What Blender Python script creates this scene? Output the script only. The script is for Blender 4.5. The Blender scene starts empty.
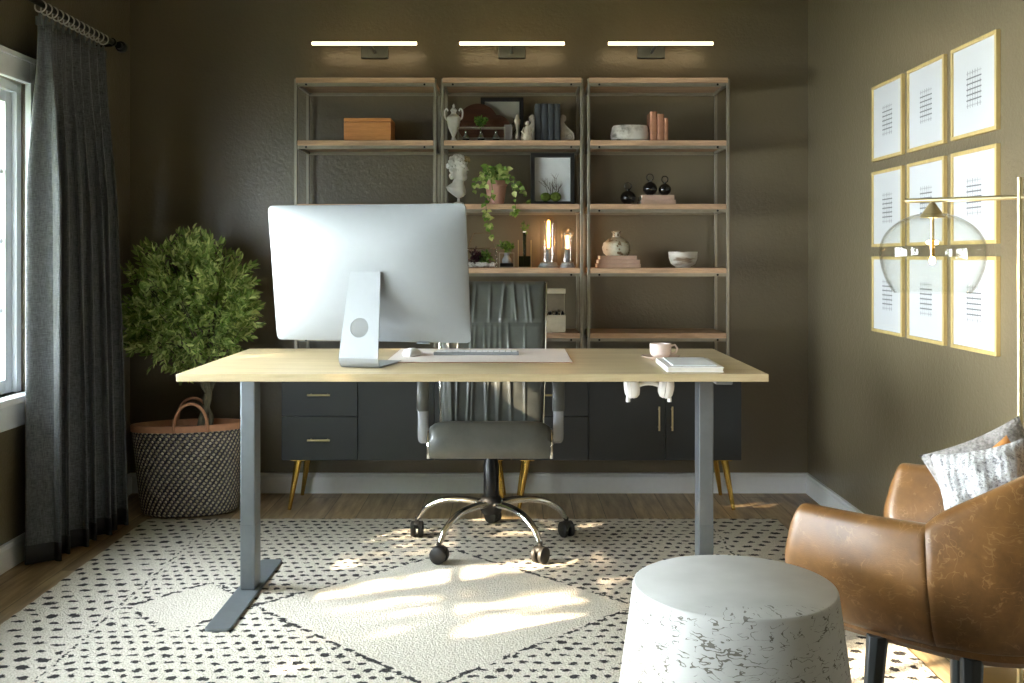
import bpy, math, random
from mathutils import Vector, Matrix
random.seed(7)
PI = math.pi
sc = bpy.context.scene
COL = sc.collection
H = 1.083      # eye height
F = 1009.0     # focal length in pixels of the 1024 wide frame

# ------------------------------------------------------------------ camera, sky, sun, exposure
cam = bpy.data.cameras.new('camera')
cam.sensor_width = 36.0
cam.lens = F / 1024 * 36.0
cam.shift_y = -84.5 / 1024
cam.clip_start = 0.05
camo = bpy.data.objects.new('camera', cam)
COL.objects.link(camo)
camo.location = (0, 0, H)
camo.rotation_euler = (PI / 2, 0, 0)
sc.camera = camo

world = bpy.data.worlds.new('sky')
sc.world = world
world.use_nodes = True
bg = world.node_tree.nodes['Background']
bg.inputs[0].default_value = (0.84, 0.93, 1.0, 1)
wn_ = world.node_tree
tcw = wn_.nodes.new('ShaderNodeTexCoord')
dp = wn_.nodes.new('ShaderNodeVectorMath'); dp.operation = 'DOT_PRODUCT'
wn_.links.new(tcw.outputs['Generated'], dp.inputs[0]); dp.inputs[1].default_value = Vector((-.97, -.16, .18)).normalized()
def wm(op, a, b):
    x = wn_.nodes.new('ShaderNodeMath'); x.operation = op
    for k, v in enumerate((a, b)):
        if isinstance(v, float): x.inputs[k].default_value = v
        else: wn_.links.new(v, x.inputs[k])
    return x.outputs[0]
# hazy sky, brightest around the low sun
lobe = wm('POWER', wm('MAXIMUM', dp.outputs['Value'], 0.0), 5.0)
wn_.links.new(wm('ADD', wm('MULTIPLY', lobe, 66.0), 10.5), bg.inputs[1])

sun = bpy.data.lights.new('sun', 'SUN')
sun.energy = 38.0
sun.color = (1.0, 0.80, 0.55)
sun.angle = math.radians(0.6)
suno = bpy.data.objects.new('sun', sun)
COL.objects.link(suno)
SUN_DIR = Vector((0.80, 0.41, -0.44)).normalized()
suno.rotation_euler = SUN_DIR.to_track_quat('-Z', 'Y').to_euler()
suno.location = (-4, 1, 4)

def portal(name, loc, rot, sx, sy):
    l = bpy.data.lights.new(name, 'AREA')
    l.shape = 'RECTANGLE'; l.size = sx; l.size_y = sy
    l.cycles.is_portal = True
    o = bpy.data.objects.new(name, l); COL.objects.link(o)
    o.location = loc; o.rotation_euler = rot
portal('window_portal', (-1.87, 2.75, 1.15), (0, -PI / 2, 0), 1.05, 1.75)
portal('window_portal', (-1.87, .875, 1.15), (0, -PI / 2, 0), 1.05, 1.25)

sc.view_settings.view_transform = 'Standard'
sc.view_settings.look = 'None'
sc.view_settings.gamma = 1.0
sc.view_settings.use_curve_mapping = False
sc.view_settings.exposure = 0.42
sc.cycles.max_bounces = 10
sc.cycles.diffuse_bounces = 6
sc.cycles.glossy_bounces = 5
sc.cycles.transparent_max_bounces = 24
sc.cycles.transmission_bounces = 8
sc.cycles.sample_clamp_indirect = 8.0
sc.cycles.use_denoising = True

# ------------------------------------------------------------------ helpers
def PX(px, py, Y):
    return Vector(((px - 512) * Y / F, Y, H + (257 - py) * Y / F))
def X_(px, Y): return (px - 512) * Y / F
def Z_(py, Y): return H + (257 - py) * Y / F

class MB:
    def __init__(s): s.v = []; s.f = []; s.M = None
    def _add(s, vs, fs):
        b = len(s.v)
        for p in vs:
            p = Vector(p)
            s.v.append(tuple(s.M @ p) if s.M is not None else tuple(p))
        s.f += [tuple(b + i for i in f) for f in fs]
        return s
    def box(s, x0, x1, y0, y1, z0, z1):
        return s._add([(x0,y0,z0),(x1,y0,z0),(x1,y1,z0),(x0,y1,z0),(x0,y0,z1),(x1,y0,z1),(x1,y1,z1),(x0,y1,z1)],
                      [(0,3,2,1),(4,5,6,7),(0,1,5,4),(1,2,6,5),(2,3,7,6),(3,0,4,7)])
    def loft(s, rings, cap=True, closed=False):
        n = len(rings[0]); vs = [p for r in rings for p in r]; fs = []
        m = len(rings)
        for i in range(m if closed else m - 1):
            a = i * n; b = ((i + 1) % m) * n
            for j in range(n):
                k = (j + 1) % n
                fs.append((a + j, a + k, b + k, b + j))
        if cap and not closed:
            fs.append(tuple(range(n - 1, -1, -1))); fs.append(tuple((m - 1) * n + j for j in range(n)))
        return s._add(vs, fs)
    def tube(s, path, r, n=10, closed=False, flat=None, up=None):
        path = [Vector(p) for p in path]; m = len(path)
        rr = r if isinstance(r, (list, tuple)) else [r] * m
        rings = []; prev = None
        for i, p in enumerate(path):
            if closed: t = path[(i + 1) % m] - path[i - 1]
            else: t = path[min(i + 1, m - 1)] - path[max(i - 1, 0)]
            t.normalize()
            if up is not None: a = Vector(up)
            elif prev is None: a = Vector((0, 0, 1)) if abs(t.z) < 0.9 else Vector((1, 0, 0))
            else: a = prev
            a = (a - t * a.dot(t)).normalized(); prev = a
            b = t.cross(a)
            ra, rb = (rr[i] * flat[0], rr[i] * flat[1]) if flat else (rr[i], rr[i])
            rings.append([p + a * math.cos(2 * PI * j / n) * ra + b * math.sin(2 * PI * j / n) * rb for j in range(n)])
        return s.loft(rings, True, closed)
    def strap(s, path, w, t, up):
        # rectangular section; w along 'up'
        path = [Vector(p) for p in path]; m = len(path); rings = []
        a0 = Vector(up)
        for i, p in enumerate(path):
            tg = (path[min(i + 1, m - 1)] - path[max(i - 1, 0)]).normalized()
            a = (a0 - tg * a0.dot(tg)).normalized(); b = tg.cross(a)
            rings.append([p + a * w / 2 + b * t / 2, p - a * w / 2 + b * t / 2, p - a * w / 2 - b * t / 2, p + a * w / 2 - b * t / 2])
        return s.loft(rings)
    def cyl(s, p0, p1, r0, r1=None, n=20):
        return s.tube([p0, p1], [r0, r0 if r1 is None else r1], n)
    def lathe(s, prof, c=(0, 0, 0), n=32, sx=1, sy=1, wob=0):
        rings = []
        for i, (r, z) in enumerate(prof):
            rings.append([(c[0] + max(r, 1e-4) * sx * math.cos(2*PI*j/n) * (1 + wob * math.sin(3*2*PI*j/n + i * .3)),
                           c[1] + max(r, 1e-4) * sy * math.sin(2*PI*j/n), c[2] + z) for j in range(n)])
        return s.loft(rings)
    def ball(s, c, r, n=16, m=10):
        r = r if isinstance(r, (tuple, list)) else (r, r, r)
        rings = []
        for i in range(m + 1):
            a = -PI / 2 + PI * i / m
            ca = max(math.cos(a), 1e-3)
            rings.append([(c[0] + r[0]*ca*math.cos(2*PI*j/n), c[1] + r[1]*ca*math.sin(2*PI*j/n), c[2] + r[2]*math.sin(a)) for j in range(n)])
        return s.loft(rings)
    def prism(s, pts, f0, f1):
        """outline pts, functions mapping (a,b) to 3-D for both faces"""
        n = len(pts); vs = [f0(*p) for p in pts] + [f1(*p) for p in pts]
        fs = [tuple(range(n - 1, -1, -1)), tuple(range(n, 2 * n))]
        fs += [(j, (j + 1) % n, n + (j + 1) % n, n + j) for j in range(n)]
        return s._add(vs, fs)
    def leaf(s, p, d, nrm, L, W, fold=.25):
        d = Vector(d).normalized(); nrm = Vector(nrm); nrm = (nrm - d * nrm.dot(d)).normalized(); b = d.cross(nrm)
        p = Vector(p)
        s._add([p, p + d*L*.35 + b*W*.5 + nrm*W*fold, p + d*L*.35, p + d*L*.35 - b*W*.5 + nrm*W*fold,
                p + d*L*.75 + b*W*.36 + nrm*W*fold*.4, p + d*L*.75 - nrm*W*.1, p + d*L*.75 - b*W*.36 + nrm*W*fold*.4, p + d*L - nrm*W*.3],
               [(0,2,1),(0,3,2),(1,2,5,4),(2,3,6,5),(4,5,7),(5,6,7)])
        return s
    def build(s, name, mat, parent=None, smooth=True, bevel=0, sub=0, seg=2, label=None, recalc=True, angle=35, solid=0):
        me = bpy.data.meshes.new(name)
        me.from_pydata(s.v, [], s.f)
        if recalc:
            import bmesh
            bm = bmesh.new(); bm.from_mesh(me)
            bmesh.ops.recalc_face_normals(bm, faces=bm.faces)
            bm.to_mesh(me); bm.free()
        me.materials.append(mat)
        if smooth:
            me.shade_smooth()
            if not sub: me.set_sharp_from_angle(angle=math.radians(angle))
        o = bpy.data.objects.new(name, me); COL.objects.link(o)
        if parent: o.parent = parent
        if solid:
            md = o.modifiers.new('solid', 'SOLIDIFY'); md.thickness = solid; md.offset = 0
        if bevel:
            md = o.modifiers.new('bevel', 'BEVEL'); md.width = bevel; md.segments = seg; md.limit_method = 'ANGLE'; md.angle_limit = math.radians(40)
        if sub:
            md = o.modifiers.new('sub', 'SUBSURF'); md.levels = sub; md.render_levels = sub
        if label: o['label'] = label
        return o

def thing(name, label, cat, loc=(0, 0, 0), rz=0, group=None, kind=None):
    o = bpy.data.objects.new(name, None); COL.objects.link(o)
    o.location = loc; o.rotation_euler = (0, 0, rz); o.empty_display_size = .05
    return tag(o, label, cat, group, kind)
def tag(o, label=None, cat=None, group=None, kind=None):
    if label: o['label'] = label
    if cat: o['category'] = cat
    if group: o['group'] = group
    if kind: o['kind'] = kind
    return o
def copy_tree(o, parent=None):
    c = o.copy(); COL.objects.link(c)
    if parent: c.parent = parent
    for ch in list(o.children): copy_tree(ch, c)
    return c
def struct(o): o['kind'] = 'structure'; return o
def lerp(a, b, t): return a + (b - a) * t
def sstep(a, b, x):
    t = min(1, max(0, (x - a) / (b - a))); return t * t * (3 - 2 * t)
def catmull(pts, k=6):
    pts = [Vector(p) for p in pts]; out = []
    P = [pts[0] * 2 - pts[1]] + pts + [pts[-1] * 2 - pts[-2]]
    for i in range(1, len(P) - 2):
        for j in range(k):
            t = j / k; a, b, c, d = P[i-1], P[i], P[i+1], P[i+2]
            out.append(0.5 * ((2*b) + (c - a)*t + (2*a - 5*b + 4*c - d)*t*t + (3*b - a - 3*c + d)*t**3))
    out.append(pts[-1]); return out

# ------------------------------------------------------------------ materials
def srgb(r, g, b):
    f = lambda c: (c/255/12.92) if c/255 <= .04045 else ((c/255 + .055)/1.055) ** 2.4
    return (f(r), f(g), f(b), 1)
class NT:
    def __init__(s, name):
        s.mat = bpy.data.materials.new(name); s.mat.use_nodes = True
        s.nt = s.mat.node_tree; s.b = s.nt.nodes['Principled BSDF']; s.out = s.nt.nodes['Material Output']
    def n(s, t, **kw):
        x = s.nt.nodes.new(t)
        for k, v in kw.items(): setattr(x, k, v)
        return x
    def link(s, a, b): s.nt.links.new(a, b)
    def put(s, sock, v):
        if isinstance(v, bpy.types.NodeSocket): s.link(v, sock)
        elif v is not None: sock.default_value = v
    def m(s, op, a, b=None, c=None):
        x = s.n('ShaderNodeMath', operation=op)
        s.put(x.inputs[0], a); s.put(x.inputs[1], b); s.put(x.inputs[2], c)
        return x.outputs[0]
    def coords(s, kind='Object', scale=None, rot=None):
        t = s.n('ShaderNodeTexCoord').outputs[kind]
        if scale is None and rot is None: return t
        mp = s.n('ShaderNodeMapping'); s.link(t, mp.inputs[0])
        if scale is not None: mp.inputs['Scale'].default_value = scale if hasattr(scale, '__len__') else (scale,) * 3
        if rot is not None: mp.inputs['Rotation'].default_value = rot
        return mp.outputs[0]
    def noise(s, vec, scale=5, detail=3, rough=.5, out='Fac'):
        x = s.n('ShaderNodeTexNoise'); s.put(x.inputs['Vector'], vec)
        x.inputs['Scale'].default_value = scale; x.inputs['Detail'].default_value = detail; x.inputs['Roughness'].default_value = rough
        return x.outputs[out]
    def voro(s, vec, scale=5, out='Distance', feature='F1', rnd=1):
        x = s.n('ShaderNodeTexVoronoi', feature=feature); s.put(x.inputs['Vector'], vec)
        x.inputs['Scale'].default_value = scale; x.inputs['Randomness'].default_value = rnd
        return x.outputs[out]
    def ramp(s, fac, stops, interp='LINEAR'):
        x = s.n('ShaderNodeValToRGB'); s.link(fac, x.inputs[0]); cr = x.color_ramp; cr.interpolation = interp
        while len(cr.elements) < len(stops): cr.elements.new(.5)
        for e, (p, c) in zip(cr.elements, stops):
            e.position = p; e.color = c if hasattr(c, '__len__') else (c, c, c, 1)
        return x.outputs[0]
    def mix(s, fac, a, b, mode='MIX'):
        x = s.n('ShaderNodeMix', data_type='RGBA', blend_type=mode)
        s.put(x.inputs[0], fac); s.put(x.inputs[6], a); s.put(x.inputs[7], b)
        return x.outputs[2]
    def sep(s, vec):
        x = s.n('ShaderNodeSeparateXYZ'); s.link(vec, x.inputs[0]); return x.outputs
    def comb(s, x_, y_, z_=0.0):
        x = s.n('ShaderNodeCombineXYZ'); s.put(x.inputs[0], x_); s.put(x.inputs[1], y_); s.put(x.inputs[2], z_); return x.outputs[0]
    def bump(s, h, strength=.2, dist=.002):
        x = s.n('ShaderNodeBump'); s.link(h, x.inputs['Height']); x.inputs['Strength'].default_value = strength; x.inputs['Distance'].default_value = dist
        s.link(x.outputs[0], s.b.inputs['Normal']); return x
    def set(s, col=None, rough=None, metal=None, spec=None, **kw):
        s.put(s.b.inputs['Base Color'], col); s.put(s.b.inputs['Roughness'], rough); s.put(s.b.inputs['Metallic'], metal)
        s.put(s.b.inputs['Specular IOR Level'], spec)
        for k, v in kw.items(): s.put(s.b.inputs[k], v)
        return s.mat

def simple(name, rgb, rough=.5, metal=0, var=.08, nscale=40, bump=0.0, bscale=200, spec=None, dist=.001, **kw):
    t = NT(name); c = srgb(*rgb); co = t.coords()
    dark = tuple(x * (1 - var) for x in c[:3]) + (1,); lite = tuple(min(1, x * (1 + var)) for x in c[:3]) + (1,)
    col = t.ramp(t.noise(co, nscale), [(.3, dark), (.7, lite)])
    if bump: t.bump(t.noise(co, bscale, 2), bump, dist)
    return t.set(col, rough, float(metal), spec, **kw)

def wood(name, c1, c2, axis='x', scale=1.0, rough=.5, knots=False, bump=.1):
    t = NT(name)
    st = {'x': (1.2, 14, 14), 'y': (14, 1.2, 14), 'z': (14, 14, 1.2)}[axis]
    co = t.coords(scale=tuple(a * scale for a in st))
    n1 = t.noise(co, 2.2, 6, .6)
    st2 = tuple(a * 5 for a in st)
    n2 = t.noise(t.coords(scale=tuple(a * scale * 4 for a in st)), 3, 3, .6)
    f = t.m('ADD', t.m('MULTIPLY', n1, .7), t.m('MULTIPLY', n2, .3))
    col = t.ramp(f, [(.32, srgb(*c1)), (.5, srgb(*[(a + b) / 2 for a, b in zip(c1, c2)])), (.68, srgb(*c2))])
    t.bump(n2, bump, .001)
    return t.set(col, rough)

def wall_paint(name, rgb, rough=.42):
    t = NT(name); co = t.coords()
    c = srgb(*rgb)
    col = t.ramp(t.noise(co, 3, 4), [(.3, tuple(x * .92 for x in c[:3]) + (1,)), (.7, tuple(x * 1.06 for x in c[:3]) + (1,))])
    h = t.m('ADD', t.noise(co, 90, 3, .55), t.m('MULTIPLY', t.noise(co, 28, 2), .6))
    t.bump(h, .6, .0024)
    return t.set(col, rough, 0.0, .85)

M = {}
M['wall'] = wall_paint('wall_paint', (105, 95, 74), .29)
M['wall_front'] = wall_paint('front_wall_paint', (92, 86, 68), .4)
M['ceiling'] = simple('ceiling_paint', (150, 146, 134), .8, var=.02)
M['white'] = simple('white_trim_paint', (226, 228, 230), .35, var=.02)
M['casing'] = simple('casing_paint', (238, 242, 246), .4, var=.02)
M['black_metal'] = simple('black_metal', (28, 28, 28), .35, .6, var=.1)
M['rack_metal'] = simple('grey_rack_metal', (150, 144, 130), .32, .6, var=.06)
M['steel'] = simple('satin_grey_steel', (112, 118, 122), .45, .4, var=.04)
M['plate'] = simple('dark_plate_metal', (74, 80, 78), .4, .4)
M['ring'] = simple('nickel', (214, 212, 206), .3, .5)
M['chrome'] = simple('chrome', (235, 232, 225), .13, 1.0, var=.01)
M['brass'] = simple('brass', (212, 176, 92), .25, 1.0, var=.05)
M['pale_gold'] = simple('pale_gold', (196, 180, 138), .33, .85, var=.04)
M['silver'] = simple('brushed_aluminium', (140, 143, 145), .5, .2, var=.015)
M['navy'] = simple('dark_slate_lacquer', (42, 46, 48), .5, 0, var=.06, nscale=12, bump=.05)
M['navy_body'] = simple('dark_slate_cabinet', (36, 39, 41), .5, 0, var=.06)
M['black_rubber'] = simple('black_plastic', (30, 28, 25), .55, 0, var=.15, bump=.1)
M['ceramic_black'] = simple('black_glaze', (22, 20, 18), .18, 0, var=.2)
M['plaster'] = simple('white_plaster', (226, 226, 222), .7, 0, var=.08, nscale=25, bump=.3, bscale=60)
M['stone_beige'] = simple('carved_beige_plaster', (178, 168, 152), .75, 0, var=.15, nscale=60, bump=.5, bscale=120)
M['mat'] = simple('blush_leather_mat', (224, 214, 206), .55, 0, var=.03, bump=.05)
M['mat_edge'] = simple('tan_stitched_edge', (150, 110, 84), .6)
M['white_plastic'] = simple('white_plastic', (236, 236, 234), .35, 0, var=.02)
M['cup'] = simple('blush_porcelain', (228, 208, 198), .2, 0, var=.03)
M['paper'] = simple('paper', (225, 222, 212), .8, 0, var=.04)
M['tan_leather'] = simple('tan_leather_strap', (196, 142, 108), .55, 0, var=.1, bump=.2, bscale=150)
M['pot'] = simple('pink_terracotta', (176, 132, 116), .75, 0, var=.15, nscale=18, bump=.3, bscale=60)
M['bark'] = simple('bark', (112, 108, 88), .85, 0, var=.3, nscale=30, bump=.8, bscale=70, dist=.004)
M['soil'] = simple('soil', (46, 36, 28), .95, 0, var=.4, nscale=60, bump=1, bscale=90, dist=.004)
M['moss'] = simple('moss', (96, 112, 40), .95, 0, var=.4, nscale=120, bump=1, bscale=200, dist=.006)
M['gravel'] = simple('white_gravel', (215, 212, 208), .8, 0, var=.2, nscale=100)
M['twig'] = simple('dark_twig', (70, 60, 50), .8)
M['boxwood'] = wood('orange_pine', (176, 112, 58), (214, 150, 88), 'x', 2.2, .5)
M['shelf'] = wood('weathered_oak_shelf', (150, 120, 94), (212, 176, 142), 'x', 1.4, .5)
M['desk'] = wood('pale_oak_top', (172, 154, 118), (200, 184, 148), 'x', .9, .42, bump=.05)
M['dark_wood'] = wood('red_brown_wood', (62, 34, 22), (96, 54, 34), 'x', 1.5, .4)
M['frame_gold'] = wood('light_gilt_oak', (168, 146, 92), (196, 174, 116), 'z', 1.5, .45)
M['frame_black'] = simple('black_frame', (26, 25, 24), .4)
M['drop'] = simple('storage_box_linen', (196, 184, 158), .8, bump=.2, bscale=400)
M['drop_dark'] = simple('storage_box_inner', (120, 108, 88), .8)
M['book_blue'] = simple('charcoal_blue_cloth', (54, 58, 62), .7, bump=.2, bscale=300)
M['book_copper'] = simple('copper_cloth', (170, 120, 92), .45, .25, var=.12)
M['book_pink'] = simple('blush_cloth', (176, 146, 126), .7, bump=.1, bscale=300)
M['grey_box'] = simple('grey_stone_block', (112, 104, 100), .7)
M['screen'] = simple('black_screen', (12, 12, 13), .1)
M['gold_deep'] = simple('antique_gold', (150, 116, 44), .35, .9, var=.06)

def glassy(name, tint=(1, 1, 1), amount=.35, rough=.02, edge=1.25):
    t = NT(name); nt = t.nt
    nt.nodes.remove(t.b)
    tr = t.n('ShaderNodeBsdfTransparent'); tr.inputs[0].default_value = (*tint, 1)
    gl = t.n('ShaderNodeBsdfGlossy'); gl.inputs['Roughness'].default_value = rough
    lw = t.n('ShaderNodeLayerWeight'); lw.inputs[0].default_value = .25
    fac = t.m('MINIMUM', t.m('MULTIPLY_ADD', t.m('POWER', lw.outputs['Facing'], 3.0), amount * edge, .02), .9)
    mx = t.n('ShaderNodeMixShader'); t.link(fac, mx.inputs[0]); t.link(tr.outputs[0], mx.inputs[1]); t.link(gl.outputs[0], mx.inputs[2])
    t.link(mx.outputs[0], t.out.inputs[0])
    return t.mat
M['glass'] = glassy('clear_glass', (.98, .98, .98), .6)
M['globe_glass'] = glassy('thick_clear_glass', (.975, .98, .965), 1.1, .02)
M['pane'] = glassy('window_glass', (1, 1, 1), .1)
M['dark_glass'] = glassy('smoked_glass', (.25, .32, .28), .5)

def emit(name, rgb, strength):
    t = NT(name)
    e = t.n('ShaderNodeEmission'); e.inputs[0].default_value = srgb(*rgb); e.inputs[1].default_value = strength
    t.nt.nodes.remove(t.b); t.link(e.outputs[0], t.out.inputs[0]); return t.mat
M['tube_light'] = emit('warm_tube_glow', (255, 222, 168), 7.0)
M['filament'] = emit('orange_filament_glow', (255, 176, 84), 16.0)
M['bulb_glow'] = emit('warm_bulb_glow', (255, 224, 170), 30.0)

def leaf_mat(name, dark, lite, rough=.45, trans=.35):
    t = NT(name)
    g = t.n('ShaderNodeNewGeometry').outputs['Random Per Island']
    col = t.ramp(g, [(0, srgb(*dark)), (.6, srgb(*[(a+b)/2 for a, b in zip(dark, lite)])), (1, srgb(*lite))])
    t.set(col, rough, 0.0)
    tl = t.n('ShaderNodeBsdfTranslucent'); t.link(col, tl.inputs[0])
    mx = t.n('ShaderNodeMixShader'); mx.inputs[0].default_value = trans
    t.link(t.b.outputs[0], mx.inputs[1]); t.link(tl.outputs[0], mx.inputs[2]); t.link(mx.outputs[0], t.out.inputs[0])
    return t.mat
M['leaf'] = leaf_mat('olive_green_leaf', (112, 146, 64), (228, 236, 158), .32)
M['leaf_pale'] = leaf_mat('variegated_leaf', (96, 140, 50), (216, 222, 150))
M['leaf_small'] = leaf_mat('small_green_leaf', (60, 96, 34), (130, 168, 70))
M['leaf_purple'] = leaf_mat('purple_leaf', (52, 26, 34), (96, 56, 66))
M['leaf_gold'] = leaf_mat('dry_golden_leaf', (120, 104, 70), (170, 146, 104))

def floor_mat():
    t = NT('oak_plank_floor'); co = t.coords(); s = t.sep(co)
    pw = .13
    u = t.m('DIVIDE', s[0], pw); row = t.m('FLOOR', u)
    wn = t.n('ShaderNodeTexWhiteNoise', noise_dimensions='1D'); t.link(row, wn.inputs['W'])
    off = t.m('MULTIPLY', wn.outputs['Value'], 3.0)
    v = t.m('DIVIDE', t.m('ADD', s[1], off), 1.3); seg = t.m('FLOOR', v)
    wn2 = t.n('ShaderNodeTexWhiteNoise', noise_dimensions='2D'); t.link(t.comb(row, seg), wn2.inputs['Vector'])
    tone = wn2.outputs['Value']
    gv = t.comb(t.m('MULTIPLY', s[0], 16), t.m('ADD', t.m('MULTIPLY', s[1], 1.5), t.m('MULTIPLY', tone, 30)), 0.0)
    g = t.noise(gv, 2.2, 6, .62)
    base = t.ramp(g, [(.3, srgb(122, 102, 76)), (.5, srgb(166, 142, 108)), (.7, srgb(196, 174, 138))])
    base = t.mix(.8, base, t.ramp(tone, [(0, (.62, .62, .62, 1)), (1, (1.05, 1.03, 1.0, 1))]), 'MULTIPLY')
    fu = t.m('FRACT', u); fv = t.m('FRACT', v)
    gap = t.m('MAXIMUM', t.m('LESS_THAN', fu, .018), t.m('LESS_THAN', fv, .0025))
    col = t.mix(gap, base, srgb(34, 26, 20))
    t.bump(t.m('SUBTRACT', g, t.m('MULTIPLY', gap, 1.5)), .15, .001)
    return t.set(col, .38, 0.0, .5)
M['floor'] = floor_mat()

def rug_mat():
    t = NT('cream_berber_rug'); co = t.coords(); s0 = t.sep(co)
    n = t.n('ShaderNodeTexNoise'); t.link(co, n.inputs['Vector']); n.inputs['Scale'].default_value = 70; n.inputs['Detail'].default_value = 4
    ns = t.sep(n.outputs['Color'])
    n2 = t.n('ShaderNodeTexNoise'); t.link(co, n2.inputs['Vector']); n2.inputs['Scale'].default_value = 9; n2.inputs['Detail'].default_value = 1
    ns2 = t.sep(n2.outputs['Color'])
    n3 = t.n('ShaderNodeTexNoise'); t.link(co, n3.inputs['Vector']); n3.inputs['Scale'].default_value = 170; n3.inputs['Detail'].default_value = 2
    ns3 = t.sep(n3.outputs['Color'])
    jit = lambda a, k, amp: t.m('MULTIPLY_ADD', t.m('SUBTRACT', k, .5), amp, a)
    x = jit(jit(jit(s0[0], ns3[0], .020), ns[0], .022), ns2[0], .026); y = jit(jit(jit(s0[1], ns3[1], .018), ns[1], .022), ns2[1], .030)
    def dashes(px, py, a, b):
        v = t.m('DIVIDE', y, py); row = t.m('FLOOR', v)
        u = t.m('ADD', t.m('DIVIDE', x, px), t.m('MULTIPLY', t.m('MODULO', t.m('ABSOLUTE', row), 2.0), .5))
        cu = t.m('FLOOR', u)
        wn = t.n('ShaderNodeTexWhiteNoise', noise_dimensions='2D'); t.link(t.comb(cu, row), wn.inputs['Vector'])
        r = wn.outputs['Value']
        du = t.m('DIVIDE', t.m('ABSOLUTE', t.m('SUBTRACT', t.m('FRACT', u), .5)), t.m('MULTIPLY_ADD', r, a * .5, a * .75))
        r2 = t.sep(wn.outputs['Color'])[1]
        dv = t.m('DIVIDE', t.m('ABSOLUTE', t.m('MULTIPLY_ADD', t.m('SUBTRACT', r2, .5), .32, t.m('SUBTRACT', t.m('FRACT', v), .5))), t.m('MULTIPLY_ADD', t.sep(wn.outputs['Color'])[2], b * .7, b * .7))
        e = t.m('ADD', t.m('POWER', du, 2.0), t.m('POWER', dv, 2.0))
        return t.m('LESS_THAN', e, 1.0)
    outer = dashes(.060, .056, .28, .19)
    inner = dashes(.043, .046, .29, .20)
    # border lines: object origin is the rug centre
    ax = t.m('ABSOLUTE', s0[0]); ay = t.m('ABSOLUTE', s0[1])
    bx, by = 1.005, 1.035
    d_edge = t.m('MAXIMUM', t.m('SUBTRACT', t.m('ABSOLUTE', x), bx), t.m('SUBTRACT', t.m('ABSOLUTE', y), by))
    inside = t.m('LESS_THAN', d_edge, 0.0)
    stitch = t.m('GREATER_THAN', t.noise(co, 38, 1), .47)
    line_b = t.m('MULTIPLY', t.m('LESS_THAN', t.m('ABSOLUTE', d_edge), .0045), t.m('GREATER_THAN', t.noise(co, 60, 1), .5))
    def diamond(cx, cy, w, h):
        return t.m('ADD', t.m('DIVIDE', t.m('ABSOLUTE', t.m('SUBTRACT', x, cx)), w), t.m('DIVIDE', t.m('ABSOLUTE', t.m('SUBTRACT', y, cy)), h))
    plain = None; lines = line_b
    for (cx, cy, w, h) in ((0, 0, .59, .59), (-.785, 0, .195, .225), (.785, 0, .195, .225), (0, -1.18, .59, .59)):
        d = diamond(cx, cy, w, h)
        inn = t.m('LESS_THAN', d, 1.0)
        ln = t.m('MULTIPLY', t.m('LESS_THAN', t.m('ABSOLUTE', t.m('SUBTRACT', d, 1.0)), .0085 / w * 1.3), stitch)
        lines = t.m('MAXIMUM', lines, ln); plain = inn if plain is None else t.m('MAXIMUM', plain, inn)
    pat = t.m('ADD', t.m('MULTIPLY', inner, inside), t.m('MULTIPLY', outer, t.m('SUBTRACT', 1.0, inside)))
    near_line = t.m('LESS_THAN', t.m('ABSOLUTE', d_edge), .014)
    pat = t.m('MULTIPLY', pat, t.m('SUBTRACT', 1.0, t.m('MAXIMUM', plain, near_line)))
    pat = t.m('MAXIMUM', pat, lines)
    pile = t.noise(co, 260, 2, .7); pile2 = t.voro(co, 150)
    cream = t.ramp(pile, [(.25, srgb(184, 176, 160)), (.75, srgb(238, 233, 222))])
    dark = t.ramp(pile, [(.3, srgb(34, 34, 36)), (.8, srgb(92, 90, 88))])
    col = t.mix(pat, cream, dark)
    t.bump(t.m('ADD', pile, t.m('MULTIPLY', pile2, .8)), .9, .006)
    return t.set(col, .95, 0.0, .1)
M['rug'] = rug_mat()

def basket_mat():
    t = NT('woven_basket'); s = t.sep(t.coords())
    ang = t.m('DIVIDE', t.m('ARCTAN2', t.m('DIVIDE', s[1], .44), s[0]), 2 * PI)
    v = t.m('MULTIPLY', s[2], 84.0); row = t.m('FLOOR', v)
    u = t.m('ADD', t.m('MULTIPLY', ang, 100.0), t.m('MULTIPLY', row, .30))
    fu = t.m('ABSOLUTE', t.m('SUBTRACT', t.m('FRACT', u), .5)); fv = t.m('ABSOLUTE', t.m('SUBTRACT', t.m('FRACT', v), .5))
    h = t.m('SUBTRACT', 1.0, t.m('ADD', t.m('POWER', t.m('MULTIPLY', fu, 2.0), 2.0), t.m('POWER', t.m('MULTIPLY', fv, 2.0), 2.0)))
    cu = t.m('FLOOR', u)
    alt = t.m('GREATER_THAN', t.m('MODULO', t.m('ABSOLUTE', t.m('ADD', t.m('ADD', cu, row), 500.0)), 2.0), .5)
    wn = t.n('ShaderNodeTexWhiteNoise', noise_dimensions='2D'); t.link(t.comb(cu, row), wn.inputs['Vector'])
    pale = t.ramp(wn.outputs['Value'], [(0, srgb(212, 198, 172)), (1, srgb(240, 230, 212))])
    dk = t.ramp(wn.outputs['Value'], [(0, srgb(96, 94, 108)), (1, srgb(138, 132, 138))])
    col = t.mix(alt, dk, pale)
    col = t.mix(t.m('GREATER_THAN', h, .02), srgb(56, 54, 56), col)
    t.bump(h, 1.0, .006)
    return t.set(col, .8, 0.0, .2)
M['basket'] = basket_mat()

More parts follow.
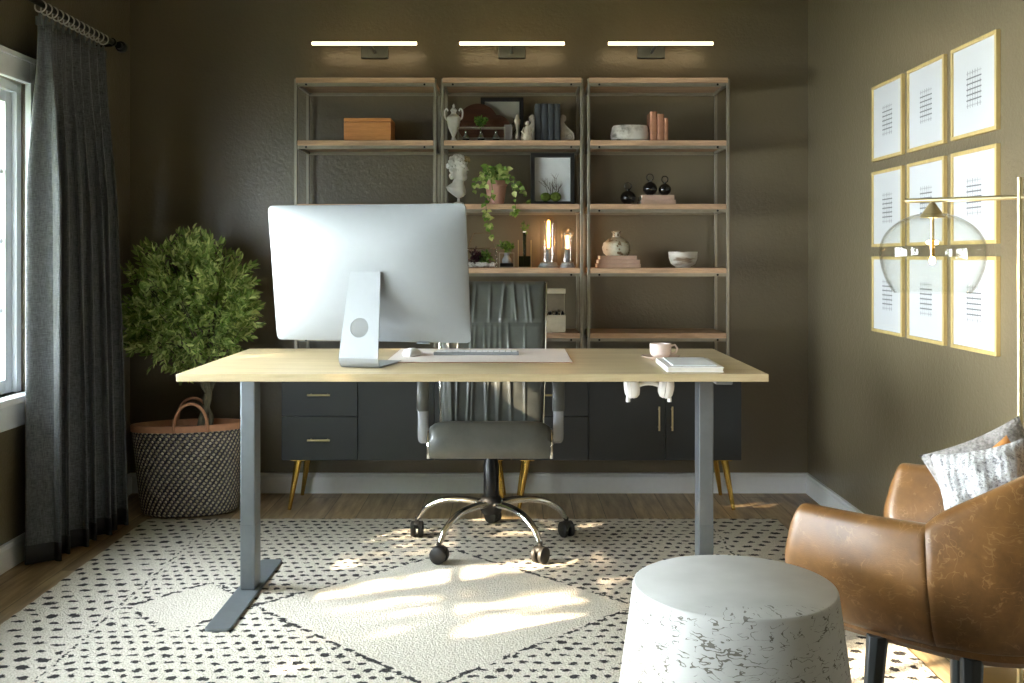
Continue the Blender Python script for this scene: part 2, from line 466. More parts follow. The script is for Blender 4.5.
def linen_mat():
    t = NT('charcoal_linen_curtain'); co = t.coords()
    n1 = t.noise(t.coords(scale=(60, 60, 700)), 1.0, 2); n2 = t.noise(t.coords(scale=(700, 700, 40)), 1.0, 2)
    f = t.m('MULTIPLY', t.m('ADD', n1, n2), .5)
    col = t.ramp(f, [(.36, srgb(46, 48, 50)), (.62, srgb(100, 102, 104))])
    t.bump(f, .5, .001)
    return t.set(col, .85, 0.0, .2, **{'Sheen Weight': .3})
M['linen'] = linen_mat()

def leather_mat(name, c1, c2, scratch=True, rough=.45):
    t = NT(name); co = t.coords()
    n = t.noise(co, 9, 5, .65); base = t.ramp(n, [(.3, srgb(*c1)), (.7, srgb(*c2))])
    if scratch:
        w = t.n('ShaderNodeTexNoise'); t.link(co, w.inputs['Vector']); w.inputs['Scale'].default_value = 9; w.inputs['Detail'].default_value = 4
        dv = t.n('ShaderNodeVectorMath', operation='MULTIPLY_ADD'); t.link(w.outputs['Color'], dv.inputs[0]); dv.inputs[1].default_value = (.10,) * 3; t.link(co, dv.inputs[2])
        marks = None
        for sc_, off, th_ in (((26, 26, 60), 0.0, .022), ((34, 34, 22), 3.1, .018)):
            mp = t.n('ShaderNodeMapping'); t.link(dv.outputs[0], mp.inputs[0]); mp.inputs['Scale'].default_value = sc_; mp.inputs['Location'].default_value = (off,) * 3
            nn = t.noise(mp.outputs[0], 1.0, 2)
            ln = t.m('SUBTRACT', 1.0, t.m('MINIMUM', t.m('DIVIDE', t.m('ABSOLUTE', t.m('SUBTRACT', nn, .5)), th_), 1.0))
            ln = t.m('MULTIPLY', ln, t.ramp(t.noise(co, 21 + off * 3, 2), [(.5, 0.0), (.6, 1.0)]))
            marks = ln if marks is None else t.m('MAXIMUM', marks, ln)
        base = t.mix(t.m('MULTIPLY', marks, .32), base, srgb(*[min(255, a + 50) for a in c2]))
    t.bump(t.voro(co, 380), .12, .001)
    return t.set(base, rough, 0.0, .5)
M['cognac'] = leather_mat('cognac_leather', (92, 62, 31), (134, 94, 50), rough=.40)
M['grey_leather'] = leather_mat('grey_green_leather', (64, 66, 62), (82, 84, 79), False, .34)

def concrete_mat():
    t = NT('pitted_stone'); co = t.coords()
    base = t.ramp(t.noise(co, 6, 4), [(.3, srgb(166, 166, 162)), (.7, srgb(190, 190, 186))])
    w = t.n('ShaderNodeTexNoise'); t.link(co, w.inputs['Vector']); w.inputs['Scale'].default_value = 34; w.inputs['Detail'].default_value = 4
    s = t.sep(co)
    ang = t.m('ARCTAN2', s[1], s[0])
    cv = t.comb(t.m('MULTIPLY', ang, .20), t.m('MULTIPLY', s[2], 2.6), 0.0)
    dv = t.n('ShaderNodeVectorMath', operation='MULTIPLY_ADD'); t.link(w.outputs['Color'], dv.inputs[0]); dv.inputs[1].default_value = (.03,) * 3; t.link(cv, dv.inputs[2])
    pit = t.m('ADD', t.m('MULTIPLY', t.m('ABSOLUTE', t.m('SUBTRACT', t.noise(dv.outputs[0], 42, 1, .5), .5)), 3.6), t.m('MULTIPLY', t.noise(co, 44, 2), .66))
    patch = t.noise(co, 7, 3)
    geo = t.n('ShaderNodeNewGeometry'); nz = t.m('ABSOLUTE', t.sep(geo.outputs['True Normal'])[2])
    side = t.m('LESS_THAN', nz, .7)
    nearEdge = t.m('GREATER_THAN', t.m('ADD', t.m('MULTIPLY', s[1], -1.0), t.m('MULTIPLY', patch, .08)), .16)
    where = t.m('MAXIMUM', side, t.m('MULTIPLY', nearEdge, .9))
    pm = t.m('MULTIPLY', t.m('LESS_THAN', t.m('ADD', pit, t.m('MULTIPLY', t.m('SUBTRACT', patch, .5), .16)), .372), where)
    col = t.mix(t.m('MULTIPLY', pm, .85), base, srgb(84, 78, 66))
    t.bump(t.m('SUBTRACT', 1.0, pm), .6, .004)
    return t.set(col, .55, 0.0, .4)
M['concrete'] = concrete_mat()

def print_mat():
    t = NT('art_print'); s = t.sep(t.coords())     # local y across, z up, centre origin
    y, z = s[1], s[2]
    v = t.m('MULTIPLY', t.m('ADD', z, .056), 7 / .112); row = t.m('FLOOR', v); fv = t.m('FRACT', v)
    u = t.m('MULTIPLY', t.m('ADD', y, .048), 6 / .096); fu = t.m('FRACT', u); cu = t.m('FLOOR', u)
    reg = t.m('MULTIPLY', t.m('LESS_THAN', t.m('ABSOLUTE', y), .048), t.m('LESS_THAN', t.m('ABSOLUTE', z), .056))
    wn = t.n('ShaderNodeTexWhiteNoise', noise_dimensions='2D'); t.link(t.comb(cu, row), wn.inputs['Vector'])
    line = t.m('LESS_THAN', t.m('ABSOLUTE', t.m('SUBTRACT', fv, .5)), .13)
    tick = t.m('MULTIPLY', t.m('LESS_THAN', t.m('ABSOLUTE', t.m('SUBTRACT', fu, .5)), .12), t.m('LESS_THAN', t.m('ABSOLUTE', t.m('SUBTRACT', fv, .5)), .45))
    ends = t.m('MULTIPLY', t.m('GREATER_THAN', row, .5), t.m('LESS_THAN', row, 5.5))
    k = t.m('MULTIPLY', reg, t.m('MAXIMUM', t.m('MULTIPLY', line, t.m('MULTIPLY_ADD', ends, .5, .3)), t.m('MULTIPLY', tick, t.m('MULTIPLY_ADD', wn.outputs['Value'], .5, .2))))
    return t.set(t.mix(k, srgb(188, 190, 190), srgb(26, 26, 28)), .35, 0.0, .4)
M['print'] = print_mat()

def branch_print():
    t = NT('grey_branch_print'); co = t.coords()
    g = t.ramp(t.noise(co, 6, 2), [(.3, srgb(150, 148, 140)), (.7, srgb(180, 178, 170))])
    return t.set(g, .5)
M['grey_print'] = branch_print()
M['white_card'] = simple('white_card', (214, 218, 220), .6, var=.03)

def pillow_mat():
    t = NT('tufted_white_wool'); co = t.coords()
    n = t.noise(co, 150, 3, .7)
    s = t.sep(co)
    rib = t.m('SINE', t.m('MULTIPLY', s[0], 420.0))
    f = t.m('ADD', n, t.m('MULTIPLY', rib, .04))
    col = t.ramp(f, [(.34, srgb(128, 126, 126)), (.44, srgb(188, 186, 184)), (.7, srgb(214, 214, 212))])
    t.bump(t.m('ADD', n, t.m('MULTIPLY', rib, .12)), 1.0, .007)
    return t.set(col, .95, 0.0, .1)
M['pillow'] = pillow_mat()
M['pillow_grey'] = simple('grey_wool', (150, 146, 142), .95, var=.35, nscale=120, bump=1, bscale=140, dist=.006)
M['orange'] = simple('orange_suede', (186, 124, 62), .7, var=.1, bump=.1)

# ------------------------------------------------------------------ room
XL, XR, YB, YF, ZC = -1.755, 1.36, 4.637, -2.0, 2.55
WT = .14
b = MB().box(XL - .2, XR + .2, YF - .2, YB + .2, -.1, 0); struct(b.build('floor', M['floor'], smooth=False))
b = MB().box(XL - .2, XR + .2, YF - .2, YB + .2, ZC, ZC + .1); struct(b.build('ceiling', M['ceiling'], smooth=False))
b = MB().box(XL - .2, XR + .2, YB, YB + WT, 0, ZC); struct(b.build('wall_back', M['wall'], smooth=False))
b = MB().box(XR, XR + WT, YF, YB, 0, ZC); struct(b.build('wall_right', M['wall'], smooth=False))
WZ0, WZ1 = .60, 1.705
WINS = [(1.90, 3.635), (.25, 1.50)]
b = MB()
ys = [YF, WINS[1][0], WINS[1][1], WINS[0][0], WINS[0][1], YB]
for i in (0, 2, 4): b.box(XL - WT, XL, ys[i], ys[i + 1], 0, ZC)
for i in (1, 3):
    b.box(XL - WT, XL, ys[i], ys[i + 1], 0, WZ0); b.box(XL - WT, XL, ys[i], ys[i + 1], WZ1, ZC)
struct(b.build('wall_left', M['wall'], smooth=False))
b = MB().box(XL, XR, YF - WT, YF, 0, ZC); struct(b.build('wall_front', M['wall_front'], smooth=False))
# baseboards
bz = .092
def base_prof(m, p0, p1, inward):
    p0 = Vector(p0); p1 = Vector(p1); n = Vector(inward); z = Vector((0, 0, 1))
    prof = [(0, 0), (.014, 0), (.014, bz - .018), (.009, bz - .01), (.009, bz - .003), (0, bz)]
    m.loft([[p + n * a + z * c for a, c in prof] for p in (p0, p1)])
b = MB(); base_prof(b, (XL, YB, 0), (XR, YB, 0), (0, -1, 0)); struct(b.build('baseboard_back', M['white'], smooth=False))
b = MB(); base_prof(b, (XR, YF, 0), (XR, YB - .014, 0), (-1, 0, 0)); struct(b.build('baseboard_right', M['white'], smooth=False))
b = MB(); base_prof(b, (XL, YF, 0), (XL, YB - .014, 0), (1, 0, 0)); struct(b.build('baseboard_left', M['white'], smooth=False))

def make_window(name, y0, y1):
    w = bpy.data.objects.new(name, None); COL.objects.link(w); w['kind'] = 'structure'
    w.location = (XL, 0, 0)
    cw = .095
    b = MB()
    b.box(0, .022, y1, y1 + cw, WZ0 - .02, WZ1 + cw); b.box(0, .022, y0 - cw, y0, WZ0 - .02, WZ1 + cw); b.box(0, .022, y0, y1, WZ1, WZ1 + cw)
    b.box(.022, .03, y1 + cw - .02, y1 + cw, WZ0 - .02, WZ1 + cw); b.box(.022, .03, y0 - cw, y1 + cw - .02, WZ1 + cw - .02, WZ1 + cw)
    b.box(-.002, .016, y0 - cw, y1 + cw, WZ0 - .115, WZ0 - .02)
    b.build('window_casing', M['casing'], w, False, bevel=.003)
    MB().box(-.12, .05, y0 - cw - .02, y1 + cw + .02, WZ0 - .025, WZ0).build('window_sill', M['casing'], w, False, bevel=.005)
    b = MB()
    b.box(-.10, -.012, y1 - .035, y1, WZ0, WZ1); b.box(-.10, -.012, y0, y0 + .035, WZ0, WZ1); b.box(-.10, -.012, y0 + .035, y1 - .035, WZ1 - .035, WZ1)
    b.box(-.10, -.012, (y0 + y1) / 2 - .04, (y0 + y1) / 2 + .04, WZ0, WZ1 - .035)
    b.build('window_jamb', M['casing'], w, False, bevel=.002)
    ym = (y0 + y1) / 2
    for (a, c) in ((y0 + .035, ym - .04), (ym + .04, y1 - .035)):
        b = MB(); z0, z1 = WZ0, WZ1 - .035
        b.box(-.075, -.030, a, a + .045, z0, z1); b.box(-.075, -.030, c - .045, c, z0, z1)
        b.box(-.075, -.030, a + .045, c - .045, z0, z0 + .05); b.box(-.075, -.030, a + .045, c - .045, z1 - .04, z1)
        aa, cc = a + .045, c - .045; zz0, zz1 = z0 + .05, z1 - .04
        b.box(-.064, -.040, (aa + cc) / 2 - .009, (aa + cc) / 2 + .009, zz0, zz1)
        for k in range(1, 4):
            z = lerp(zz0, zz1, k / 4); b.box(-.064, -.040, aa, cc, z - .009, z + .009)
        s = b.build('window_sash', M['casing'], w, False, bevel=.002)
        MB().box(-.054, -.050, aa - .01, cc + .01, zz0 - .01, zz1 + .01).build('window_pane', M['pane'], s, False)
    return w
make_window('window_1', *WINS[0])
make_window('added_window', *WINS[1])  # unseen window, added to bring in daylight from the camera's side
# a tree in the garden outside, dappling the sun
def blob_foliage(m, c, R, nclus, nleaf, L, W, rnd, flat=1.0, shell=.55):
    c = Vector(c)
    for i in range(nclus):
        while True:
            p = Vector((rnd.uniform(-1, 1), rnd.uniform(-1, 1), rnd.uniform(-1, 1)))
            if shell < p.length < 1: break
        q = c + Vector((p.x * R[0], p.y * R[1], p.z * R[2]))
        d = (p + Vector((rnd.gauss(0, .5), rnd.gauss(0, .5), rnd.gauss(0, .5) + .25))).normalized()
        side = d.cross(Vector((rnd.gauss(0, 1), rnd.gauss(0, 1), rnd.gauss(0, 1)))).normalized(); up = d.cross(side)
        n = nleaf + rnd.randint(-2, 2); ln = L * n * .33
        q0 = q - d * ln * .6
        for k in range(n):
            t = (k + .6) / n
            sgn = 1 if k % 2 else -1
            ld = d * .75 + side * sgn * (.75 - .35 * t) + up * rnd.uniform(-.35, .35)
            s = rnd.uniform(.75, 1.15)
            m.leaf(q0 + d * ln * t, ld, up + side * rnd.uniform(-.4, .4), L * s, W * s)
        m.leaf(q0 + d * ln, d, up, L, W)
rnd = random.Random(3)
gt = thing('unseen_garden_tree', 'leafy garden tree standing outside the multi-pane window', 'tree', (-4.1, 1.3, -.1))
MB().tube([(0, 0, 0), (.05, 0, .8), (-.02, .05, 1.6), (.03, 0, 2.5)], [.10, .08, .06, .03], 10).build('trunk', M['bark'], gt)
m = MB()
blob_foliage(m, (.1, .05, 2.2), (.75, 1.28, 1.0), 350, 8, .10, .05, rnd, shell=.0)
blob_foliage(m, (.0, .0, 2.9), (.35, .5, .32), 110, 8, .10, .05, rnd, shell=.0)  # dense clump added to keep the sun off the monitor
blob_foliage(m, (.0, 1.0, 2.4), (.3, .22, .75), 150, 8, .10, .05, rnd, shell=.0)  # tall clump added to block sun from the curtain's near edge
m.build('foliage', M['leaf'], gt, recalc=False)
g2 = thing('unseen_garden_tree', 'unseen added tree blocking the sun outside the window nearer the camera', 'tree', (-4.1, -.92, -.1))  # tree added out of view to stop sun entering the nearer window
MB().tube([(0, 0, 0), (.04, 0, .8), (0, .05, 1.6), (.03, 0, 2.5)], [.08, .07, .05, .03], 10).build('trunk', M['bark'], g2)
m = MB(); blob_foliage(m, (0, 0, 2.55), (.45, .80, .75), 500, 8, .10, .05, rnd, shell=.0)
m.build('foliage', M['leaf'], g2, recalc=False)
MB().box(-9, XL - .35, -8, 12, -.25, -.12).build('ground', simple('lawn', (120, 130, 84), .95, var=.3), smooth=False)
struct(bpy.data.objects['ground'])

# ------------------------------------------------------------------ rug
RX0, RX1, RY0, RY1 = -1.50, 1.09, 2.065, 4.156
RY0 = 2 * 3.115 - RY1 - .0
rug = thing_rug = None
b = MB()
cx, cy = -.205, 3.115
RY0 = cy - (4.156 - cy)
nx = 130; rnd = random.Random(5)
b = MB(); hw = (RX1 - RX0) / 2; hh = 1.041
hy0 = -1.75
ring = []
def edge_pts(z, inset):
    pts = []
    n = 90
    for i in range(n): pts.append((lerp(-hw, hw, i / n), hy0, 0))
    for i in range(n): pts.append((hw, lerp(hy0, hh, i / n), 0))
    for i in range(n): pts.append((lerp(hw, -hw, i / n), hh, 0))
    for i in range(n): pts.append((-hw, lerp(hh, hy0, i / n), 0))
    return pts
e = edge_pts(0, 0)
jit = [(rnd.uniform(-.003, .003), rnd.uniform(-.003, .003)) for _ in e]
cyy = (hy0 + hh) / 2
def ringz(z, ins):
    return [(x * (1 - ins / hw) + j[0], (y - cyy) * (1 - ins / hh) + cyy + j[1], z) for (x, y, _), j in zip(e, jit)]
b.loft([ringz(0.0, 0), ringz(.004, -.001), ringz(.006, .004)])
rug = b.build('rug', M['rug'], None)
rug.location = (cx, cy, .0005)
tag(rug, 'cream rug with charcoal dashes and plain diamonds under the desk', 'rug')
RUGZ = .0068

# ------------------------------------------------------------------ desk
DX0, DX1, DY0, DY1, DT = -.956, .731, 2.87, 3.67, .75
desk = thing('standing_desk', 'wide standing desk with pale oak top on grey steel T legs', 'desk', ((DX0 + DX1) / 2, 3.27, RUGZ))
dw = (DX1 - DX0) / 2; dt = DT - RUGZ
MB().box(-dw, dw, -.4, .4, dt - .022, dt).build('desktop', M['desk'], desk, False, bevel=.0025)
for s in (-1, 1):
    xc = s * (dw - .1085)
    lg = MB().box(xc - .0235, xc + .0235, -.038, .038, .009, dt - .022).build('leg', M['steel'], desk, False, bevel=.004)
    MB().box(xc - .024, xc + .024, -.0385, .0385, .0095, .22).build('leg_sleeve', M['steel'], lg, False, bevel=.004)
    b = MB(); pts = []
    for (px, py, a0) in ((.0375, .295, 0), (-.0375, .295, 90), (-.0375, -.375, 180), (.0375, -.375, 270)):
        sx_, sy_ = (1 if px > 0 else -1), (1 if py > 0 else -1)
        for k in range(5):
            a = math.radians(a0 + 22.5 * k); pts.append((px - sx_ * .014 + .014 * math.cos(a), py - sy_ * .014 + .014 * math.sin(a)))
    b.prism(pts, lambda u, v: (xc + u, v, 0), lambda u, v: (xc + u, v, .009))
    b.build('foot', M['steel'], desk, False, bevel=.002)
MB().box(-dw + .13, dw - .13, -.03, .03, dt - .06, dt - .022).build('crossbar', M['steel'], desk, False, bevel=.003)
b = MB().box(X_(716, 2.9) - desk.location.x, X_(733, 2.9) - desk.location.x, -.37, -.29, dt - .034, dt - .022)
b.build('height_control', M['steel'], desk, False, bevel=.003, label='small grey height handset under the desktop edge')

# ------------------------------------------------------------------ credenzas
def make_credenza(name, label, x0):
    W = 3 * .3265
    t = thing(name, label, 'cabinet', (x0 + W / 2, 4.30, 0), 0, 'low slate cabinets against the back wall')
    z0, z1 = .215, .60; D = .315
    MB().box(-W/2, W/2, .02, D, z0, z1).build('body', M['navy_body'], t, False, bevel=.003)
    u = W / 3; g = .0015
    MB().box(-W/2, W/2, .0, .02, z1 - .004, z1).build('top_edge', M['navy_body'], t, False)
    zm = (z0 + z1 - .004) / 2 + .0
    zs = [z0, Z_(416.5, 4.3), z1 - .004]
    for i in range(2):
        d = MB().box(-W/2 + g, -W/2 + u - g, 0, .0195, zs[i] + g, zs[i+1] - g).build('drawer', M['navy'], t, False, bevel=.0015)
        zc = (zs[i] + g + (zs[i+1])) / 2 + (.004 if i == 0 else -.0)
        zc = Z_(439.5, 4.3) if i == 0 else Z_(394.5, 4.3)
        xh = -W/2 + u / 2
        b = MB().tube([(xh - .048, -.022, zc), (xh + .048, -.022, zc)], .0045, 8)
        for q in (-.035, .035): b.cyl((xh + q, 0, zc), (xh + q, -.022, zc), .0035, n=8)
        b.build('handle', M['pale_gold'], d, label='pale brass bar handle')
    for i in (1, 2):
        xa = -W/2 + u * i
        d = MB().box(xa + g, xa + u - g, 0, .0195, z0 + g, z1 - .004 - g).build('door', M['navy'], t, False, bevel=.0015)
        xh = xa + (u - .028 if i == 1 else .028)
        b = MB().tube([(xh, -.022, Z_(406, 4.3)), (xh, -.022, Z_(430, 4.3))], .004, 8)
        for q in (409, 427): b.cyl((xh, 0, Z_(q, 4.3)), (xh, -.022, Z_(q, 4.3)), .003, n=8)
        b.build('handle', M['pale_gold'], d, label='upright pale brass bar handle')
    for sx in (-1, 1):
        for sy in (0, 1):
            xt = sx * (W/2 - .065); yt = .045 if sy == 0 else .27
            xb = xt + sx * .035; yb = yt + (-.022 if sy == 0 else .02)
            b = MB().tube([(xt, yt, z0), (xb, yb, .0)], [.0165, .008], 14)
            b.box(xt - .03, xt + .03, yt - .02, yt + .02, z0 - .006, z0)
            b.build('leg', M['brass'], t, label='tapered brass leg')
    return t
make_credenza('low_cabinet', 'low slate cabinet behind the monitor, its drawer end beside the wicker basket', -.984)
make_credenza('low_cabinet', 'low slate cabinet right of the office chair with two upright brass door handles', -.0005)

# ------------------------------------------------------------------ shelving units
SY0, SY1 = 4.33, 4.585
SHZ = [Z_(p, SY0) for p in (78, 140.5, 204, 268, 333)]
CT = .60
def make_unit():
    t = thing('shelving_unit', 'x', 'shelf unit', (0, SY0, CT))
    w = .2985
    for sx in (-1, 1):
        for y in (0, SY1 - SY0):
            MB().box(sx * w - .006, sx * w + .006, y - .006, y + .006, 0, SHZ[0] - CT - .004).build('post', M['rack_metal'], t, False, bevel=.001)
    for k, z in enumerate(SHZ):
        z -= CT
        MB().box(-w + .001, w - .001, -.010, SY1 - SY0 + .012, z - .022, z).build('shelf', M['shelf'], t, False, bevel=.0015) if k == 0 else \
        MB().box(-w + .007, w - .007, -.008, SY1 - SY0 + .008, z - .022, z).build('shelf', M['shelf'], t, False, bevel=.0015)
        b = MB()
        b.box(-w + .007, w - .007, -.004, .006, z - .036, z - .0225)
        b.box(-w + .007, w - .007, SY1 - SY0 - .006, SY1 - SY0 + .004, z - .036, z - .0225)
        for sx in (-1, 1):
            b.box(sx * (w - .0055) - .0055, sx * (w - .0055) + .0055, .008, SY1 - SY0 - .008, z - .034, z - .0225)
        fr = b.build('shelf_frame', M['rack_metal'], t, False)
        for sx in (-1, 1):
            MB().cyl((sx * (w - .045), -.009, z - .029), (sx * (w - .045), -.003, z - .029), .0045, n=10).build('bolt', M['black_metal'], fr)
    return t
u1 = make_unit(); u1.location.x = X_(365.5, SY0)
u2 = copy_tree(u1); u2.location.x = X_(512, SY0)
u3 = copy_tree(u1); u3.location.x = X_(658.2, SY0)
for u, l in ((u1, 'tall metal and oak shelving unit with the wooden box, nearest the curtain'),
             (u2, 'middle metal and oak shelving unit crowded with plants, bust and lamps'),
             (u3, 'metal and oak shelving unit with black vases and bowls, nearest the framed prints')):
    tag(u, l, None, 'oak shelving units on the low cabinets')

# ------------------------------------------------------------------ picture lights
def make_wall_light():
    t = thing('wall_light', 'x', 'wall light', (0, YB, Z_(53, YB)))
    MB().box(-.062, .062, -.018, 0, -.027, .027).build('wall_plate', M['plate'], t, False, bevel=.002)
    z = Z_(43.5, 4.47) - Z_(53, YB)
    MB().tube([(0, -.018, .0), (0, -.12, z * .6), (0, YB * 0 - .16, z)], .007, 10).build('arm', M['steel'], t)
    tb = MB().cyl((-.232, -.167, z), (.232, -.167, z), .0072, n=16)
    tb.build('light_tube', M['tube_light'], t, label='glowing warm white tube')
    b = MB().cyl((-.236, -.167, z), (-.232, -.167, z), .008, n=16); b.cyl((.232, -.167, z), (.236, -.167, z), .008, n=16)
    b.build('end_cap', M['steel'], t)
    return t
l1 = make_wall_light(); l1.location.x = X_(375, YB)
l1.location.x = X_(364.5, 4.47) + .035
l2 = copy_tree(l1); l2.location.x = X_(512, 4.47)
l3 = copy_tree(l1); l3.location.x = X_(660.5, 4.47) - .035
l1.location.x = X_(375, YB); l3.location.x = X_(651, YB)
for l, s in ((l1, 'glowing linear wall light above the shelves holding the wooden box'), (l2, 'glowing linear wall light above the middle shelving unit'),
             (l3, 'glowing linear wall light above the shelves nearest the framed prints')):
    tag(l, s, None, 'linear wall lights above the shelves')
for l, px in ((l1, 364.5), (l2, 512), (l3, 660.5)):
    dx = X_(px, 4.47) - l.location.x
    for c in l.children:
        if c.name.split('.')[0] in ('light_tube', 'end_cap'): c.location.x = dx

# ------------------------------------------------------------------ framed prints
def make_frame():
    t = thing('framed_print', 'x', 'framed print', (0, 0, 0))
    w, h, d, bw = .146, .1395, .013, .0115
    b = MB()
    b.box(-d, 0, -w, w, h - bw, h); b.box(-d, 0, -w, w, -h, -h + bw)
    b.box(-d, 0, -w, -w + bw, -h + bw, h - bw); b.box(-d, 0, w - bw, w, -h + bw, h - bw)
    b.build('frame', M['frame_gold'], t, False, bevel=.001)
    MB().box(-.008, -.004, -w + bw, w - bw, -h + bw, h - bw).build('print', M['print'], t, False)
    return t
proto = make_frame(); first = True
cols = [('nearest the back corner', 3.636), ('in the middle column', 3.297), ('nearest the lamp pole', 2.954)]
rows = [('top row', 1.578), ('middle row', 1.260), ('bottom row', 0.9455)]
for rn, zc in rows:
    for cn, yc in cols:
        o = proto if first else copy_tree(proto); first = False
        o.location = (XR, yc, zc)
        tag(o, 'gold framed dash print, %s, %s' % (rn, cn), None, 'nine framed prints on the side wall')

# ------------------------------------------------------------------ curtain
rodX, rodZ = -1.64, 1.965
rod = thing('curtain_rod', 'dark metal curtain rod above the window with round finial', 'curtain rod', (rodX, 4.2, rodZ))
MB().cyl((0, -2.75, 0), (0, -.02, 0), .0115, n=16).build('rod', M['black_metal'], rod)
MB().lathe([(0, 0), (.014, 0), (.014, .02), (.022, .026), (.024, .045), (.018, .056), (0, .058)], n=20).build('finial', M['black_metal'], rod).rotation_euler = (-PI / 2, 0, 0)
rod.children[-1].location = (0, -.02, 0)
for yy in (-.06, -2.6):
    b = MB().tube([(0, yy, -.013), (-.05, yy, -.016), (-.115, yy, -.02)], .006, 8)
    b.cyl((-.115, yy, -.02), (-.1075, yy, -.02), .022, n=16)
    b.tube([(.0, yy - .004, 0), (.0, yy + .004, 0)], .0165, 14)
    b.build('rod_bracket', M['black_metal'], rod)
NR = 13
def curtain_pt(u, v):
    """u along the cloth 0..1, v 0 top..1 bottom"""
    y = lerp(lerp(3.52, 4.06, u), lerp(3.53, 4.085, u), v)
    x = lerp(rodX, lerp(-1.655, -1.582, u), v)
    amp = lerp(.014, .050, sstep(0, .35, v))
    ph = 2 * PI * 7.0 * u - 1.45 + .7 * (math.sin(2.2 * v + 5 * u) - math.sin(2.2 * v)) + .4 * math.sin(9 * u)
    x += amp * math.sin(ph) + .010 * v * math.sin(2 * PI * 3.1 * u + 1) + .006 * (1 - v) * math.sin(2 * PI * 21 * u)
    y += .016 * sstep(0, .3, v) * math.sin(2 * ph + .6)
    return x, y, lerp(rodZ - .066, .012, v)
cu = thing('curtain', 'charcoal linen curtain drawn back to the window edge, reaching the floor', 'curtain', (0, 0, 0))
NU, NV = 260, 60
b = MB(); vs = []; fs = []
for j in range(NV + 1):
    for i in range(NU + 1):
        vs.append(curtain_pt(i / NU, j / NV))
for j in range(NV):
    for i in range(NU):
        a = j * (NU + 1) + i; fs.append((a, a + 1, a + NU + 2, a + NU + 1))
b._add(vs, fs); b.build('cloth', M['linen'], cu, recalc=False, solid=.004, angle=80)
b = MB(); vs = []; fs = []
for j, v in enumerate((.966, 1.0)):
    for i in range(NU + 1):
        x, y, z = curtain_pt(i / NU, v); vs.append((x, y, z - (.001 if j else 0)))
for i in range(NU): fs.append((i, i + 1, NU + 2 + i, NU + 1 + i))
M['hem'] = simple('dark_hem_band', (48, 48, 50), .9, bump=.4, bscale=500)
b._add(vs, fs); b.build('hem', M['hem'], cu, recalc=False, solid=.008, angle=80)
for k in range(NR):
    y = lerp(3.51, 4.05, k / (NR - 1)); r = .0200
    b = MB(); b.tube([(rodX + r * math.cos(a), y + .003 * math.sin(a), rodZ - .010 + r * math.sin(a)) for a in [2 * PI * q / 20 for q in range(20)]], .0028, 6, closed=True)
    ro = b.build('ring', M['ring'], cu, label='silver curtain ring')
    b = MB(); b.box(rodX - .004, rodX + .004, y - .006, y + .006, rodZ - .075, rodZ - .036); b.cyl((rodX, y, rodZ - .040), (rodX, y, rodZ - .031), .002, n=6)
    for q in (-.022, .022):
        b.box(rodX - .005, rodX + .003, y + q - .005, y + q + .005, rodZ - .080, rodZ - .050)
    b.build('clip', M['steel'], ro)

# ------------------------------------------------------------------ basket with tree
bk = thing('wicker_basket', 'oval black and cream woven basket with tan leather rim beside curtain', 'basket', (X_(190, 4.268), 4.268, .004))
bk.rotation_euler = (0, math.radians(-1.2), math.radians(4))
rim = .372
prof = [(.0, .0), (.185, .0), (.2, .012), (.207, .06), (.216, .16), (.226, .28), (.232, rim)]
pin = [(.222, rim), (.217, .28), (.207, .16), (.198, .06), (.19, .02), (.0, .018)]
b = MB().lathe(prof + pin, n=56, sy=.44); b.build('woven_body', M['basket'], bk)
b = MB().lathe([(.2335, rim - .020), (.2375, rim - .020), (.2385, rim + .004), (.2345, rim + .007), (.221, rim + .007), (.219, rim - .018), (.2205, rim - .020)], n=56, sy=.44)
b.build('rim', M['tan_leather'], bk, label='tan leather rim band')
for sy, rr in ((-1, .104), (1, .104)):
    path = []
    for k in range(17):
        a = PI * k / 16
        path.append(((.035 if sy < 0 else .0) + .066 * math.cos(a) * 1.05, sy * (rr + .0 - .012 * math.sin(a)), rim - .02 + .118 * math.sin(a) ** .8 if k not in (0, 16) else rim - .02))
    MB().tube(path, .0062, 8).build('handle', M['tan_leather'], bk, label='arched tan leather handle')
bx, by = bk.location.x, bk.location.y
tr = thing('olive_tree', 'bushy small-leaved green tree growing from the woven basket', 'tree', (bx, by, .022))
MB().lathe([(0, 0), (.12, 0), (.15, .28), (.155, .30), (.145, .30), (.14, .27), (0, .27)], n=32, sy=.44).build('nursery_pot', M['black_rubber'], tr)
MB().lathe([(0, .268), (.13, .268), (.12, .28), (0, .285)], n=24, sy=.44).build('soil', M['soil'], tr)
tp = [(.03, 0, .27), (.055, -.01, .38), (.08, .0, .47), (.07, .0, .56), (.085, .0, .66), (.05, 0, .8)]
b = MB().tube(catmull(tp), [lerp(.017, .006, i / 30) for i in range(31)], 10)
tp2 = [(.045, .02, .27), (.085, .02, .37), (.065, -.01, .46), (.095, .02, .55), (.06, .03, .7)]
b.tube(catmull(tp2), [lerp(.013, .005, i / 24) for i in range(25)], 8)
rnd = random.Random(11); bc = Vector((.0, 0, .86)); brs = []
for k in range(34):
    a = rnd.uniform(0, 2 * PI); el = rnd.uniform(-.7, 1.2)
    q = bc + Vector((math.cos(a) * math.cos(el) * .25, math.sin(a) * math.cos(el) * .2, math.sin(el) * .24))
    s = Vector(tp[rnd.choice((2, 3, 4))]); mid = (s + q) / 2 + Vector((0, 0, .04))
    b.tube(catmull([s, mid, q], 4), [lerp(.005, .0015, i / 8) for i in range(9)], 5)
b.build('trunk', M['bark'], tr)
m = MB()
blob_foliage(m, bc, (.285, .215, .285), 560, 8, .036, .0155, rnd, shell=.2)
blob_foliage(m, bc + Vector((.17, -.02, -.06)), (.10, .12, .12), 26, 8, .034, .0145, rnd, shell=.2)
